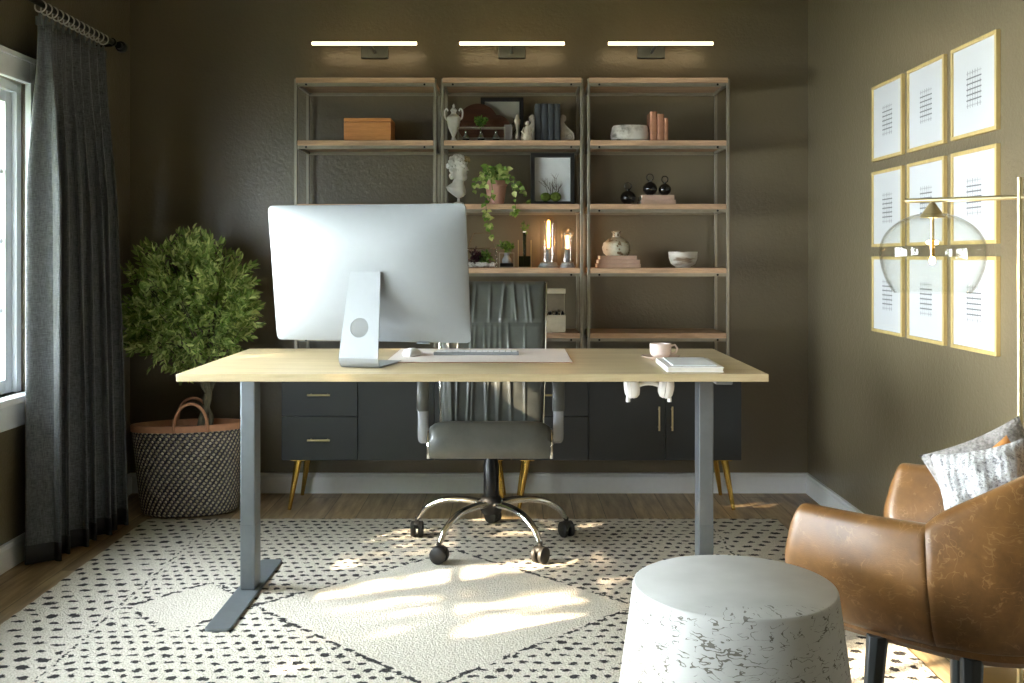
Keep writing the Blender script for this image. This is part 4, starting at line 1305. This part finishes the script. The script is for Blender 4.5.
# wire rack with three glass bud vases
Y = 4.37; rk = thing('bottle_rack', 'low wire rack of three glass bottles before the round boards', 'rack', at(481.3, Y, S2))
w = (505 - 458) / 2 * Y / F; h = Z_(127, Y) - S2
b = MB()
for y in (0, .05):
    for x in (-w, w): b.box(x - .0015, x + .0015, y - .0015, y + .0015, 0, h)
    b.box(-w, w, y - .0015, y + .0015, h - .003, h); b.box(-w, w, y - .0015, y + .0015, .001, .004)
    b.box(-w, w, y - .0015, y + .0015, h * .22, h * .22 + .002)
for x in (-w, w):
    for z in (h - .003, .001): b.box(x - .0015, x + .0015, 0, .05, z, z + .003)
b.build('wire_frame', M['rack_metal'], rk, False)
MB().box(-w + .002, w - .002, .002, .048, .0045, .007).build('tray', M['black_metal'], rk, False)
for k, px in enumerate((466, 481, 496)):
    v = thing('bud_vase', ['small silver glass bottle in the wire rack, nearest the urn', 'small silver glass bottle in the wire rack under the green sprig', 'small silver glass bottle in the wire rack, nearest the candlestick'][k], 'bottle', at(px, Y + .025, S2 + .0074), 0, 'glass bottles in the wire rack')
    MB().lathe([(0, 0), (.012, 0), (.017, .006), (.017, .013), (.009, .022), (.006, .028), (.006, .038), (.008, .041), (0, .041)], n=20).build('glass_body', simple('mercury_glass', (170, 172, 168), .12, .9) if k == 0 else bpy.data.materials['mercury_glass'], v)
rnd = random.Random(4); m = MB(); blob_foliage(m, (0, 0, .052), (.022, .016, .016), 34, 4, .014, .009, rnd, shell=0)
m.tube([(0, 0, .0), (0, 0, .05)], .0015, 5)
o = m.build('green_sprig', M['leaf_small'], recalc=False); o.location = at(480.5, Y + .025, S2 + .038); tag(o, 'round bright green sprig standing above the wire rack', 'plant')

# small grey block
Y = 4.38; wbk = 4 * Y / F
o = MB().box(-wbk, wbk, 0, .03, 0, Z_(124.5, Y) - S2).build('stone_block', M['grey_box'], None, False, bevel=.001); o.location = at(508.2, Y, S2)
tag(o, 'small grey stone block between wire rack and candlestick', 'ornament')
# glass box with candlestick
Y = 4.38; hg = Z_(114, Y) - S2; wg = 4.2 * Y / F
cs = thing('candlestick', 'cream carved candlestick on the second shelf before the framed picture', 'candlestick', at(517.3, Y + .02, S2))
MB().lathe([(r * .9, z * hg / .115) for r, z in ((0,0),(.017,0),(.017,.005),(.009,.012),(.013,.02),(.011,.028),(.005,.04),(.0045,.05),(.008,.062),(.013,.078),(.015,.092),(.010,.1),(.006,.108),(.007,.113),(0,.115))], n=24).build('stem', M['stone_beige'], cs)
# figurine
Y = 4.352; fg = thing('figurine', 'small beige carved kneeling figurine between candlestick and scroll bookend', 'figurine', at(527.3, Y, S2))
b = MB(); hf = Z_(121, Y) - S2; k = hf / .085
b.tube([(0, 0, 0), (0, 0, .012 * k), (.002, 0, .03 * k), (0, .0, .05 * k), (.001, 0, .062 * k), (0, 0, .066 * k)], [.026, .025, .019, .015, .009, .006], 14)
b.ball((0, -.002, .075 * k), (.009, .009, .010 * k), 14, 10)
b.tube([(-.013, 0, .055 * k), (-.022, -.006, .038 * k), (-.01, -.014, .03 * k), (.004, -.014, .034 * k)], [.005, .005, .004, .003], 8)
b.tube([(.013, 0, .055 * k), (.022, -.006, .04 * k), (.012, -.014, .028 * k)], [.005, .005, .003], 8)
b.tube([(-.02, -.006, .012 * k), (.0, -.014, .014 * k), (.02, -.01, .010 * k)], [.009, .008, .006], 8)
b.build('body', M['stone_beige'], fg)
# scroll bookends
def scroll(name, label, x, s, h):
    t = thing(name, label, 'bookend', (x, 4.405, S2), 0, 'carved scroll bookends')
    k = h / .12
    b = MB()
    body = catmull([(0, 0, 0), (0, 0, .03), (0, 0, .07), (.001, 0, .098), (.008, 0, .109), (.018, 0, .108), (.021, 0, .098), (.014, 0, .092)], 5)
    # outline of the S-scroll in x,z
    outl = [(0, 0), (.046, 0), (.056, .008), (.060, .02), (.058, .034), (.050, .046), (.038, .058), (.026, .070), (.017, .080), (.013, .088), (.018, .091), (.024, .098), (.024, .108), (.018, .116), (.009, .120), (.002, .117), (0, .108)]
    b.prism([(u * k, v * k) for u, v in outl], lambda u, v: (s * u, 0, v), lambda u, v: (s * u, .035, v))
    bo = b.build('carved_block', M['stone_beige'], t, bevel=.002)
    MB().tube([(s * k * (.037 + .019 * (1 - q / 30) * math.cos(q * .45)), -.002, k * (.023 + .019 * (1 - q / 30) * math.sin(q * .45))) for q in range(28)], .0022, 6).build('volute', M['stone_beige'], t)
    MB().tube([(s * k * (.013 + .009 * (1 - q / 20) * math.cos(q * .5)), -.002, k * (.106 + .009 * (1 - q / 20) * math.sin(q * .5))) for q in range(18)], .0018, 6).build('volute', M['stone_beige'], t)
    MB().tube([(s * k * u, -.001, k * v) for u, v in ((.056, .036), (.044, .050), (.030, .063), (.019, .075), (.010, .088), (.006, .1))], .002, 6).build('raised_edge', M['stone_beige'], t)
hs = Z_(113.5, 4.38) - S2
scroll('bookend', 'carved scroll bookend at the figurine end of the dark books', X_(534.8, 4.38), -1, hs)
scroll('bookend', 'carved scroll bookend at the post end of the dark books', X_(561.0, 4.38), 1, hs)
# books
def book(name, label, x0, x1, y0, dpt, z0, h, mat, group, vertical=True):
    t = thing(name, label, 'book', ((x0 + x1) / 2, y0, z0), 0, group)
    w = (x1 - x0) / 2
    if vertical:
        MB().box(-w + .002, w - .002, .004, dpt - .003, .003, h - .003).build('pages', M['paper'], t, False)
        b = MB(); b.box(-w, -w + .002, .003, dpt, 0, h); b.box(w - .002, w, .003, dpt, 0, h)
        b.prism([(w * math.cos(a), .0035 - .0045 * math.sin(a)) for a in [PI * q / 8 for q in range(9)]], lambda u, v: (u, v, 0), lambda u, v: (u, v, h))
        for q in (.12, .3, .7, .88): b.prism([((w + .0006) * math.cos(a), .003 - .0052 * math.sin(a)) for a in [PI * p / 8 for p in range(9)]], lambda u, v: (u, v, h * q), lambda u, v: (u, v, h * q + .002))
        b.build('cover', mat, t)
    else:
        MB().box(-w + .003, w - .003, .004, dpt - .003, .002, h - .002).build('pages', M['paper'], t, False)
        b = MB(); b.box(-w, w, .003, dpt, 0, .002); b.box(-w, w, .003, dpt, h - .002, h); b.box(-w, w, 0, .003, 0, h)
        b.build('cover', mat, t, False, bevel=.0006)
    return t
Y = 4.375; nm = ['dark blue-grey book beside the figurine, first of four', 'dark blue-grey book, second of four from the figurine', 'dark blue-grey book, third of four from the figurine', 'dark blue-grey book against the outer scroll bookend, last of four']
xs = [(535.2, 541.4), (541.8, 547.9), (548.3, 554.2), (554.5, 560.4)]
for (a, c), l in zip(xs, nm):
    book('book', l, X_(a, Y), X_(c, Y), Y, .14, S2, Z_(103.8, Y) - S2, M['book_blue'], 'four dark books between scroll bookends')

# shelf 3: bust
Y = 4.41; bu = thing('bust', 'white plaster bust of a classical head on a stand beside the ivy', 'bust', at(458.5, Y, S3))
MB().lathe([(0, 0), (.022, 0), (.022, .008), (.006, .014), (.005, .055), (0, .055)], n=20).build('stand', M['plaster'], bu)
zt_ = Z_(155, Y) - S3
b = MB()
# chest piece
b.loft([[(cx_ + rx_ * math.cos(2*PI*q/28), rx_ * yk * math.sin(2*PI*q/28) , z_ + lift * math.cos(2*PI*q/28)) for q in range(28)]
        for cx_, rx_, yk, z_, lift in ((0, .006, 1, .030, 0), (-.002, .024, .8, .040, -.004), (-.008, .040, .8, .054, -.008), (-.011, .044, .8, .068, -.010), (-.007, .036, .8, .080, -.006), (-.002, .026, .85, .094, -.002), (.001, .023, .9, .110, 0), (.003, .022, .9, .128, 0))])
b.build('neck', M['plaster'], bu)
# head in profile facing +x
def head_prof():
    b = MB(); rings = []
    zs = [.100, .108, .116, .124, .131, .137, .143, .149, .156, .164, .172, .180, .188, .196, .204, .209]
    fx = [.020, .034, .037, .0365, .035, .0385, .037, .046, .041, .035, .037, .037, .034, .028, .016, .004]
    bx_ = [-.012, -.018, -.024, -.028, -.030, -.032, -.034, -.036, -.038, -.040, -.040, -.039, -.036, -.030, -.018, -.004]
    wy = [.014, .020, .024, .025, .026, .027, .028, .029, .030, .031, .031, .030, .028, .023, .014, .004]
    k = (zt_ - .1) / .109
    for z, f, bb, w in zip(zs, fx, bx_, wy):
        ring = []
        for j in range(32):
            a = 2 * PI * j / 32; c = math.cos(a)
            cx = (f + bb) / 2; rx = (f - bb) / 2
            x = cx + rx * c
            yy = w * math.sin(a) * (1 - .35 * max(0, c) ** 2)
            if c > .92 and z > .12 and z < .165: pass
            elif c > .5 and .12 < z < .17: x -= .006 * (c - .5) * 2
            ring.append((x, yy, .1 + (z - .1) * k))
        rings.append(ring)
    b.loft(rings); return b
hd = head_prof(); hd.build('head', M['plaster'], bu, angle=70)
b = MB(); rnd = random.Random(8); k = (zt_ - .1) / .109
for i in range(64):
    a = rnd.uniform(0, 2 * PI); el = rnd.uniform(-.25, 1.45)
    p = Vector((-.004 + .040 * math.cos(a) * math.cos(el), .030 * math.sin(a) * math.cos(el), .1 + (.166 + .040 * math.sin(el) - .1) * k))
    if p.x > .028 and p.z < .1 + .075 * k: continue
    if p.x > .012 and p.z < .1 + .06 * k: continue
    b.ball(p, rnd.uniform(.007, .0105), 8, 6)
for i in range(10):
    b.ball((-.030 - .003 * math.sin(i), rnd.uniform(-.018, .018), .1 + (.118 + i * .004 - .1) * k), .009, 8, 6)
b.build('curled_hair', M['plaster'], bu)
MB().ball((-.002, -.029, .1 + .044 * k), (.004, .002, .007), 8, 6).build('ear', M['plaster'], bu)
MB().ball((.030, -.012, .1 + .056 * k), (.004, .003, .003), 8, 6).build('eye', M['plaster'], bu)
MB().tube([(.022, -.016, .1 + .062 * k), (.033, -.010, .1 + .063 * k)], .002, 6).build('brow', M['plaster'], bu)
m = MB(); rnd = random.Random(31)
for i in range(9): m.leaf((.030 + rnd.uniform(-.006, .01), -.02 + rnd.uniform(-.01, .01), zt_ - .022 + rnd.uniform(-.01, .01)), (1, rnd.uniform(-1, 1), rnd.uniform(-.6, .8)), (0, -1, .3), .02, .012)
m.build('laurel_leaf', M['leaf_gold'], bu, recalc=False, label='dry golden leaves at the brow')

# trailing plant in pink pot
Y = 4.42; ivy = thing('trailing_plant', 'variegated trailing ivy in a pink terracotta pot on the third shelf', 'plant', at(496, Y, S3))
hp_ = Z_(181, Y) - S3; rp = 11.5 * Y / F
MB().lathe([(0, 0), (rp * .66, 0), (rp * .80, hp_ * .4), (rp * .92, hp_ * .78), (rp * 1.0, hp_ * .80), (rp * 1.0, hp_), (rp * .9, hp_), (rp * .85, hp_ * .8), (0, hp_ * .78)], n=36).build('pot', M['pot'], ivy)
MB().lathe([(0, hp_ * .80), (rp * .84, hp_ * .82), (0, hp_ * .92)], n=20).build('soil', M['soil'], ivy)
rnd = random.Random(12); m = MB(); stems = MB()
def vine(path, n, L):
    pts = catmull(path, 6); stems.tube(pts, .0013, 5)
    for i in range(n):
        t = rnd.uniform(.1, 1); p = pts[int(t * (len(pts) - 1))]
        d = Vector((rnd.uniform(-1, 1), rnd.uniform(-1, .1), rnd.uniform(-.9, .5)))
        s = L * rnd.uniform(.7, 1.2)
        m.leaf(p, d, (rnd.uniform(-.4, .4), -1, rnd.uniform(.2, 1)), s, s * .8, .15)
top_ = hp_
fy = -.085    # hangs in front of the shelf edge
vine([(0, 0, top_), (-.03, -.05, top_ + .03), (-.045, fy - .025, top_ - .01), (-.04, fy - .03, -.02), (-.03, fy - .03, -.09), (-.02, fy - .03, -.145)], 38, .026)
vine([(0, 0, top_), (-.05, -.03, top_ + .035), (-.085, -.06, top_ - .005), (-.10, -.07, top_ - .055)], 16, .026)
vine([(0, 0, top_), (.03, -.05, top_ + .02), (.07, fy - .02, top_ - .02), (.085, fy - .025, -.01), (.08, fy - .028, -.045)], 30, .026)
vine([(0, 0, top_), (.05, -.03, top_ + .02), (.095, -.06, top_ - .015), (.125, -.08, top_ - .075)], 18, .024)
vine([(0, 0, top_), (-.02, -.03, top_ + .05), (-.035, -.05, top_ + .05)], 18, .034)
vine([(0, 0, top_), (.02, -.03, top_ + .05), (.05, -.05, top_ + .04)], 18, .034)
vine([(0, 0, top_), (.0, .03, top_ + .05), (.02, .02, top_ + .055)], 14, .034)
vine([(0, 0, top_), (-.02, -.06, top_ + .01), (-.015, fy - .01, top_ - .05), (-.03, fy - .02, .0)], 10, .024)
stems.build('vine_stems', M['leaf_small'], ivy); m.build('foliage', M['leaf_pale'], ivy, recalc=False)

# shadow-box frame with twigs & moss
Y = 4.44
t, w, h = frame('shadow_box', 'black shadow box frame with twigs and moss balls on white', X_(530.8, Y), X_(574.5, Y), S3, Z_(153, Y), Y, .0175, M['white_card'], .045, .0)
MB().box(-w + .0175, w - .0175, .034, .0415, .0175, h - .0175).build('backing', M['white_card'], t, False)
rnd = random.Random(40); m = MB()
for k, (a, l) in enumerate(((-.32, .055), (-.1, .075), (.02, .05), (.22, .07), (.38, .06), (-.05, .045), (.12, .04))):
    branch(m, (-.012 + .006 * k, .02, .028), (a, 0, 1), l, .0016, rnd, 2)
m.build('twigs', M['twig'], t)
for (x, r) in ((-.030, .024), (.014, .025)):
    MB().ball((x, .02, .0178 + r * .82), (r, .013, r * .82), 18, 12).build('moss_ball', M['moss'], t, label='green moss ball')
MB().ball((-.095, .012, .014), (.022, .012, .014), 14, 8).build('moss_ball', M['moss'], t, label='green moss tuft outside the frame')

# shelf 4: terrarium
def wire(m, a, c, r=.0015): m.cyl(a, c, r, n=6)
Y = 4.37; te = thing('terrarium', 'house-shaped wire terrarium with white gravel and succulents', 'terrarium', at(481.5, Y, S4))
w = 14.7 * Y / F; h1 = Z_(248.5, Y) - S4; hr_ = Z_(233, Y) - S4; D = .10
m = MB()
for y in (0, D):
    for a, c in (((-w, y, 0), (w, y, 0)), ((-w, y, 0), (-w, y, h1)), ((w, y, 0), (w, y, h1)), ((-w, y, h1), (w, y, h1)), ((-w, y, h1), (-w * .55, D / 2, hr_)), ((w, y, h1), (w * .55, D / 2, hr_))): wire(m, a, c)
for x in (-w, w):
    for z in (0.0, h1): wire(m, (x, 0, z), (x, D, z))
wire(m, (-w * .55, D/2, hr_), (w * .55, D/2, hr_)); 
for v_ in m.v: pass
m.v = [(x, y, max(z, .0016 if z < .0016 else z)) for x, y, z in m.v]
m.build('wire_frame', M['chrome'], te)
for y in (.001, D - .002): MB().box(-w + .002, w - .002, y, y + .001, .003, h1).build('glass_pane', M['glass'], te, False)
b = MB(); rnd = random.Random(2)
for i in range(260): b.ball((rnd.uniform(-w + .007, w - .007), rnd.uniform(.007, D - .007), rnd.uniform(.006, .021)), rnd.uniform(.003, .0055), 6, 4)
g = b.build('gravel', M['gravel'], te, label='white gravel bed'); g['kind'] = 'stuff'
m = MB(); blob_foliage(m, (-.034, .04, .042), (.02, .02, .022), 22, 4, .016, .008, rnd, shell=0); blob_foliage(m, (-.026, .04, .068), (.005, .005, .016), 6, 3, .012, .007, rnd, shell=0); m.build('purple_succulent', M['leaf_purple'], te, recalc=False)
m = MB(); blob_foliage(m, (.012, .035, .034), (.026, .02, .013), 24, 4, .016, .009, rnd, shell=0); blob_foliage(m, (.022, .04, .046), (.014, .01, .012), 12, 4, .016, .008, rnd, shell=0); m.build('green_succulent', M['leaf_small'], te, recalc=False)

# small cube planter
Y = 4.38; cb = thing('cube_planter', 'small wire cube planter with fine green herb beside the terrarium', 'planter', at(506.7, Y, S4))
w = 7.3 * Y / F; h = Z_(252.5, Y) - S4
m = MB()
for y in (0, 2 * w):
    for x in (-w, w): m.box(x - .002, x + .002, y - .002, y + .002, 0, h)
    for z in (0, h - .004): m.box(-w, w, y - .002, y + .002, z, z + .004)
for x in (-w, w):
    for z in (0, h - .004): m.box(x - .002, x + .002, 0, 2 * w, z, z + .004)
m.build('wire_frame', M['rack_metal'], cb, False)
MB().box(-w + .003, w - .003, .003, 2 * w - .003, .004, h * .30).build('tray', M['black_metal'], cb, False)
MB().lathe([(0, h * .3), (.018, h * .3), (.021, h * .4), (.020, h * .55), (.010, h * .8), (.012, h * .95), (0, h * .95)], (0, w, 0), n=20).build('glass_jar', M['silver'], cb)
m = MB(); rnd = random.Random(9); blob_foliage(m, (-.004, w, h + .026), (.024, .02, .020), 46, 4, .013, .006, rnd, shell=0)
for i in range(8): m.tube([(0, w, h * .9), (rnd.uniform(-.02, .015), w + rnd.uniform(-.01, .01), h + .025)], .0008, 4)
m.build('foliage', M['leaf_small'], cb, recalc=False)

# tube vase stand
Y = 4.38; tv = thing('tube_vase', 'dark glass tube vase in a square stand of four slim rods', 'vase', at(524.7, Y, S4))
w = 6.8 * Y / F; h = Z_(240, Y) - S4
MB().box(-w, w, 0, 2 * w, 0, .004).build('foot', M['rack_metal'], tv, False)
for x, y, k in ((-w, 0, 1), (w, 0, 1), (-w + .022, 2 * w, 1.0), (w - .0, 2 * w, 1.0)): MB().cyl((x + (.0015 if x < 0 else -.0015), y + (.0015 if y == 0 else -.0015), .004), (x + (.0015 if x < 0 else -.0015), y + (.0015 if y == 0 else -.0015), h * k), .0015, n=6).build('rod', M['pale_gold'], tv)
MB().box(-w + .004, w - .004, .004, 2 * w - .004, .004, h * .42).build('glass_block', M['dark_glass'], tv, False, bevel=.001)
hh_ = Z_(231, Y) - S4
MB().lathe([(0, h * .42), (.007, h * .42), (.0075, hh_ - .004), (.006, hh_)], (0, w, 0), n=16).build('glass_tube', M['dark_glass'], tv)
MB().lathe([(.0, hh_ - .006), (.0078, hh_ - .006), (.0078, hh_), (0, hh_)], (0, w, 0), n=16).build('collar', M['white_plastic'], tv)
m = MB(); rnd = random.Random(14); blob_foliage(m, (0, w, hh_ + .014), (.008, .008, .016), 10, 4, .014, .006, rnd, shell=0); m.build('foliage', M['leaf_small'], tv, recalc=False)

# glowing cylinder lamps
def edison(label, px, Y, rb_px, hg_top, fil_top, fil_bot, rg_px):
    t = thing('table_lamp', label, 'lamp', at(px, Y, S4), 0, 'glowing glass cylinder lamps')
    rb = rb_px * Y / F; rg = rg_px * Y / F; ht = Z_(hg_top, Y) - S4
    MB().lathe([(0, 0), (rb, 0), (rb * 1.02, .004), (rb * .98, .010), (rb * .86, .012), (rb * .84, .020), (rb * .7, .023), (0, .023)], n=36).build('base', M['steel'], t)
    prof = [(rg, .0235), (rg, ht - rg * .9)] + [(rg * math.cos(a), ht - rg * .9 + rg * .9 * math.sin(a)) for a in [PI / 2 * q / 8 for q in range(1, 8)]] + [(.0015, ht)]
    inn2 = [(max(.001, r - .002), z - .001) for r, z in reversed(prof)]
    b = MB().loft([[(r * math.cos(2*PI*j/36), r * math.sin(2*PI*j/36), z) for j in range(36)] for r, z in prof + inn2], closed=True)
    b.build('glass_cylinder', M['glass'], t)
    f0, f1 = Z_(fil_bot, Y) - S4, Z_(fil_top, Y) - S4
    MB().lathe([(0, .023), (.011, .023), (.011, f0 - .014), (.008, f0 - .004), (0, f0 - .004)], n=16).build('socket', M['steel'], t)
    for q in range(4):
        a = PI / 2 * q + .4; r = .0042
        MB().cyl((r * math.cos(a), r * math.sin(a), f0), (r * 1.1 * math.cos(a), r * 1.1 * math.sin(a), f1), .0017, n=6).build('filament', M['filament'], t, label='glowing orange filament')
    b = MB().lathe([(.008, f0 - .006), (.013, f0 + .01), (.0135, f1 - .004), (.008, f1 + .01), (.001, f1 + .014)], n=20)
    b.build('bulb', M['glass'], t)
    pl = bpy.data.lights.new('filament_light', 'POINT'); pl.energy = .55; pl.color = (1, .55, .22); pl.shadow_soft_size = .012
    o = bpy.data.objects.new('filament_light', pl); COL.objects.link(o); o.parent = t; o.location = (0, -.0, (f0 + f1) / 2)
edison('taller glowing glass cylinder lamp beside the tube vase', 548.6, 4.40, 10.2, 216, 221, 248, 8.6)
edison('shorter glowing glass cylinder lamp beside the shelf post', 567.4, 4.37, 7.4, 227, 235.5, 248.5, 6.6)

# shelf 5: open keepsake box
Y = 4.36; kx = thing('storage_box', 'cream storage box with open lid and ornaments on the lowest shelf', 'box', at(553.5, Y, S5))
w = 12.2 * Y / F; h = Z_(315, Y) - S5
b = MB(); b.box(-w, w, 0, .003, 0, h); b.box(-w, w, .117, .12, 0, h); b.box(-w, -w + .003, .003, .117, 0, h); b.box(w - .003, w, .003, .117, 0, h); b.box(-w + .003, w - .003, .003, .117, 0, .003)
b.build('box_body', M['drop'], kx, False, bevel=.001)
zl0, zl1, zl2 = Z_(304, Y) - S5, Z_(295, Y) - S5, Z_(289, Y) - S5
b = MB(); b.box(-w, w, .105, .118, h - .002, zl2 - .02); b.box(-w - .003, w + .003, .06, .122, zl2 - .022, zl2)
b.build('lid', M['drop'], kx, False, bevel=.001)
MB().box(-w + .002, w - .002, .098, .1045, h + .01, zl2 - .023).build('lid_lining', M['drop_dark'], kx, False)
rnd = random.Random(77)
for i in range(7):
    x = lerp(-w + .015, w - .012, i / 6)
    MB().ball((x, .035 + .02 * (i % 3), h + .002 + .006 * (i % 2)), (rnd.uniform(.007, .011), .010, rnd.uniform(.007, .014)), 10, 7).build('ornament', M['chrome'] if i % 2 else M['black_metal'], kx)
MB().box(-w + .004, w - .004, .005, .095, h * .5, h - .008).build('lining', M['drop_dark'], kx, False)

# unit 3, shelf 2: stone bowl, books
Y = 4.42; sb = MB(); w = 19.6 * Y / F; h = Z_(126, Y) - S2
sb.lathe([(0, 0), (w * .78, 0), (w * .97, .012), (w * 1.0, h * .45), (w * .93, h * .88), (w * .86, h), (w * .80, h * .96), (w * .80, h * .6), (0, h * .3)], n=44, sy=.62)
def marble():
    t = NT('grey_veined_stone'); co = t.coords(); n_ = t.noise(co, 14, 5, .6)
    t.bump(n_, .3, .002); return t.set(t.ramp(n_, [(.35, srgb(96, 92, 84)), (.45, srgb(176, 170, 158)), (.55, srgb(206, 202, 192)), (.7, srgb(214, 210, 202))]), .5)
M['marble'] = marble()
o = sb.build('stone_bowl', M['marble'], None); o.location = at(630, Y, S2); tag(o, 'wide white veined stone bowl beside the copper books', 'bowl')
Y = 4.37
for (a, c, tp_, l) in ((650.5, 657.3, 111.5, 'tall copper-coloured book standing next to the stone bowl'), (657.7, 664.2, 114, 'middle copper-coloured book of the three beside the bowl'), (664.5, 668.2, 118, 'thin short copper-coloured book farthest from the bowl')):
    book('book', l, X_(a, Y), X_(c, Y), Y, .12, S2, Z_(tp_, Y) - S2, M['book_copper'], 'three copper books beside the stone bowl')
# shelf 3: black ring vases and books
Y = 4.38
z = S3; x0, x1 = X_(641, Y), X_(675.8, Y); hb = (Z_(194.8, Y) - S3) / 2
book('book', 'pale blush book lying at the bottom under the black vases', x0, x1, Y, .13, z, hb - .0004, M['book_pink'], 'two blush books under the black vases', False)
book('book', 'pale blush book lying on top, black vases standing on it', x0 + .004, x1 - .006, Y + .004, .12, z + hb, hb - .0004, M['book_pink'], 'two blush books under the black vases', False)
def ringvase(label, px, Y, z, r, ringr):
    t = thing('ring_vase', label, 'vase', at(px, Y, z), 0, 'round black vases with ring tops')
    prof = [(0, 0), (r * .4, 0)] + [(r * math.cos(a), r * .93 + r * .93 * math.sin(a)) for a in [math.radians(q) for q in range(-60, 76, 12)]] + [(r * .2, r * 1.9), (r * .22, r * 2.05), (0, r * 2.05)]
    MB().lathe(prof, n=30).build('body', M['ceramic_black'], t)
    MB().tube([(ringr * math.cos(a), 0, r * 2.02 + ringr + ringr * math.sin(a)) for a in [2 * PI * q / 20 for q in range(20)]], .0022, 8, closed=True).build('ring', M['ceramic_black'], t)
k = 4.43 / F
ringvase('round black ring-top vase standing directly on the shelf board', 628, 4.43, S3, 7.7 * k, 3.4 * k)
ringvase('larger black ring-top vase on the blush books', 650, 4.43, S3 + 2 * hb + .0004, 7.2 * k, 3.4 * k)
ringvase('smaller black ring-top vase on the blush books beside its twin', 664.8, 4.43, S3 + 2 * hb + .0004, 6.3 * k, 3.2 * k)
# shelf 4: vase on three books, bowl
Y = 4.37; xs = ((597.3, 640.8), (598.5, 640.2), (600.3, 637)); zz = S4; ht = (Z_(255.6, Y) - S4) / 3
for i, (a, c) in enumerate(xs):
    book('book', ['pale blush book at the bottom under the speckled vase', 'pale blush book in the middle under the speckled vase', 'pale blush book directly beneath the speckled vase'][i], X_(a, Y), X_(c, Y), Y + .003 * i, .15, zz, ht - .0004, M['book_pink'], 'three blush books under the speckled vase', False); zz += ht
def speck():
    t = NT('speckled_glaze'); co = t.coords(); v = t.noise(co, 55, 2)
    return t.set(t.ramp(v, [(.40, srgb(190, 188, 172)), (.58, srgb(176, 172, 154)), (.62, srgb(110, 88, 62))]), .4)
M['speck'] = speck()
Y = 4.43; k = Y / F; v = MB(); r = 14.3 * k; hv = Z_(231, Y) - zz
v.lathe([(0, 0), (r * .72, 0), (r * .9, hv * .1), (r, hv * .32), (r * .9, hv * .52), (r * .55, hv * .68), (r * .26, hv * .75), (r * .25, hv * .9), (r * .36, hv * .97), (r * .30, hv), (r * .22, hv * .95), (r * .15, hv * .8), (0, hv * .8)], n=36)
o = v.build('speckled_vase', M['speck'], None); o.location = at(616.3, Y, zz); tag(o, 'speckled cream round vase standing on three blush books', 'vase')
Y = 4.40; k = Y / F; r = 14.4 * k; hb2 = Z_(251.8, Y) - S4
def bowlmat():
    t = NT('brushed_glaze'); co = t.coords(scale=(1, 1, 4)); v = t.noise(co, 9, 4)
    return t.set(t.ramp(v, [(.36, srgb(110, 90, 70)), (.46, srgb(176, 168, 156)), (.7, srgb(206, 204, 198))]), .35)
o = MB().lathe([(0, 0), (r * .5, 0), (r * .52, hb2 * .06), (r * .85, hb2 * .25), (r * .98, hb2 * .6), (r, hb2), (r * .95, hb2), (r * .92, hb2 * .6), (r * .75, hb2 * .3), (0, hb2 * .15)], n=40).build('ceramic_bowl', bowlmat(), None)
o.location = at(683, Y, S4); tag(o, 'small grey and white glazed bowl beside the stacked blush books', 'bowl')
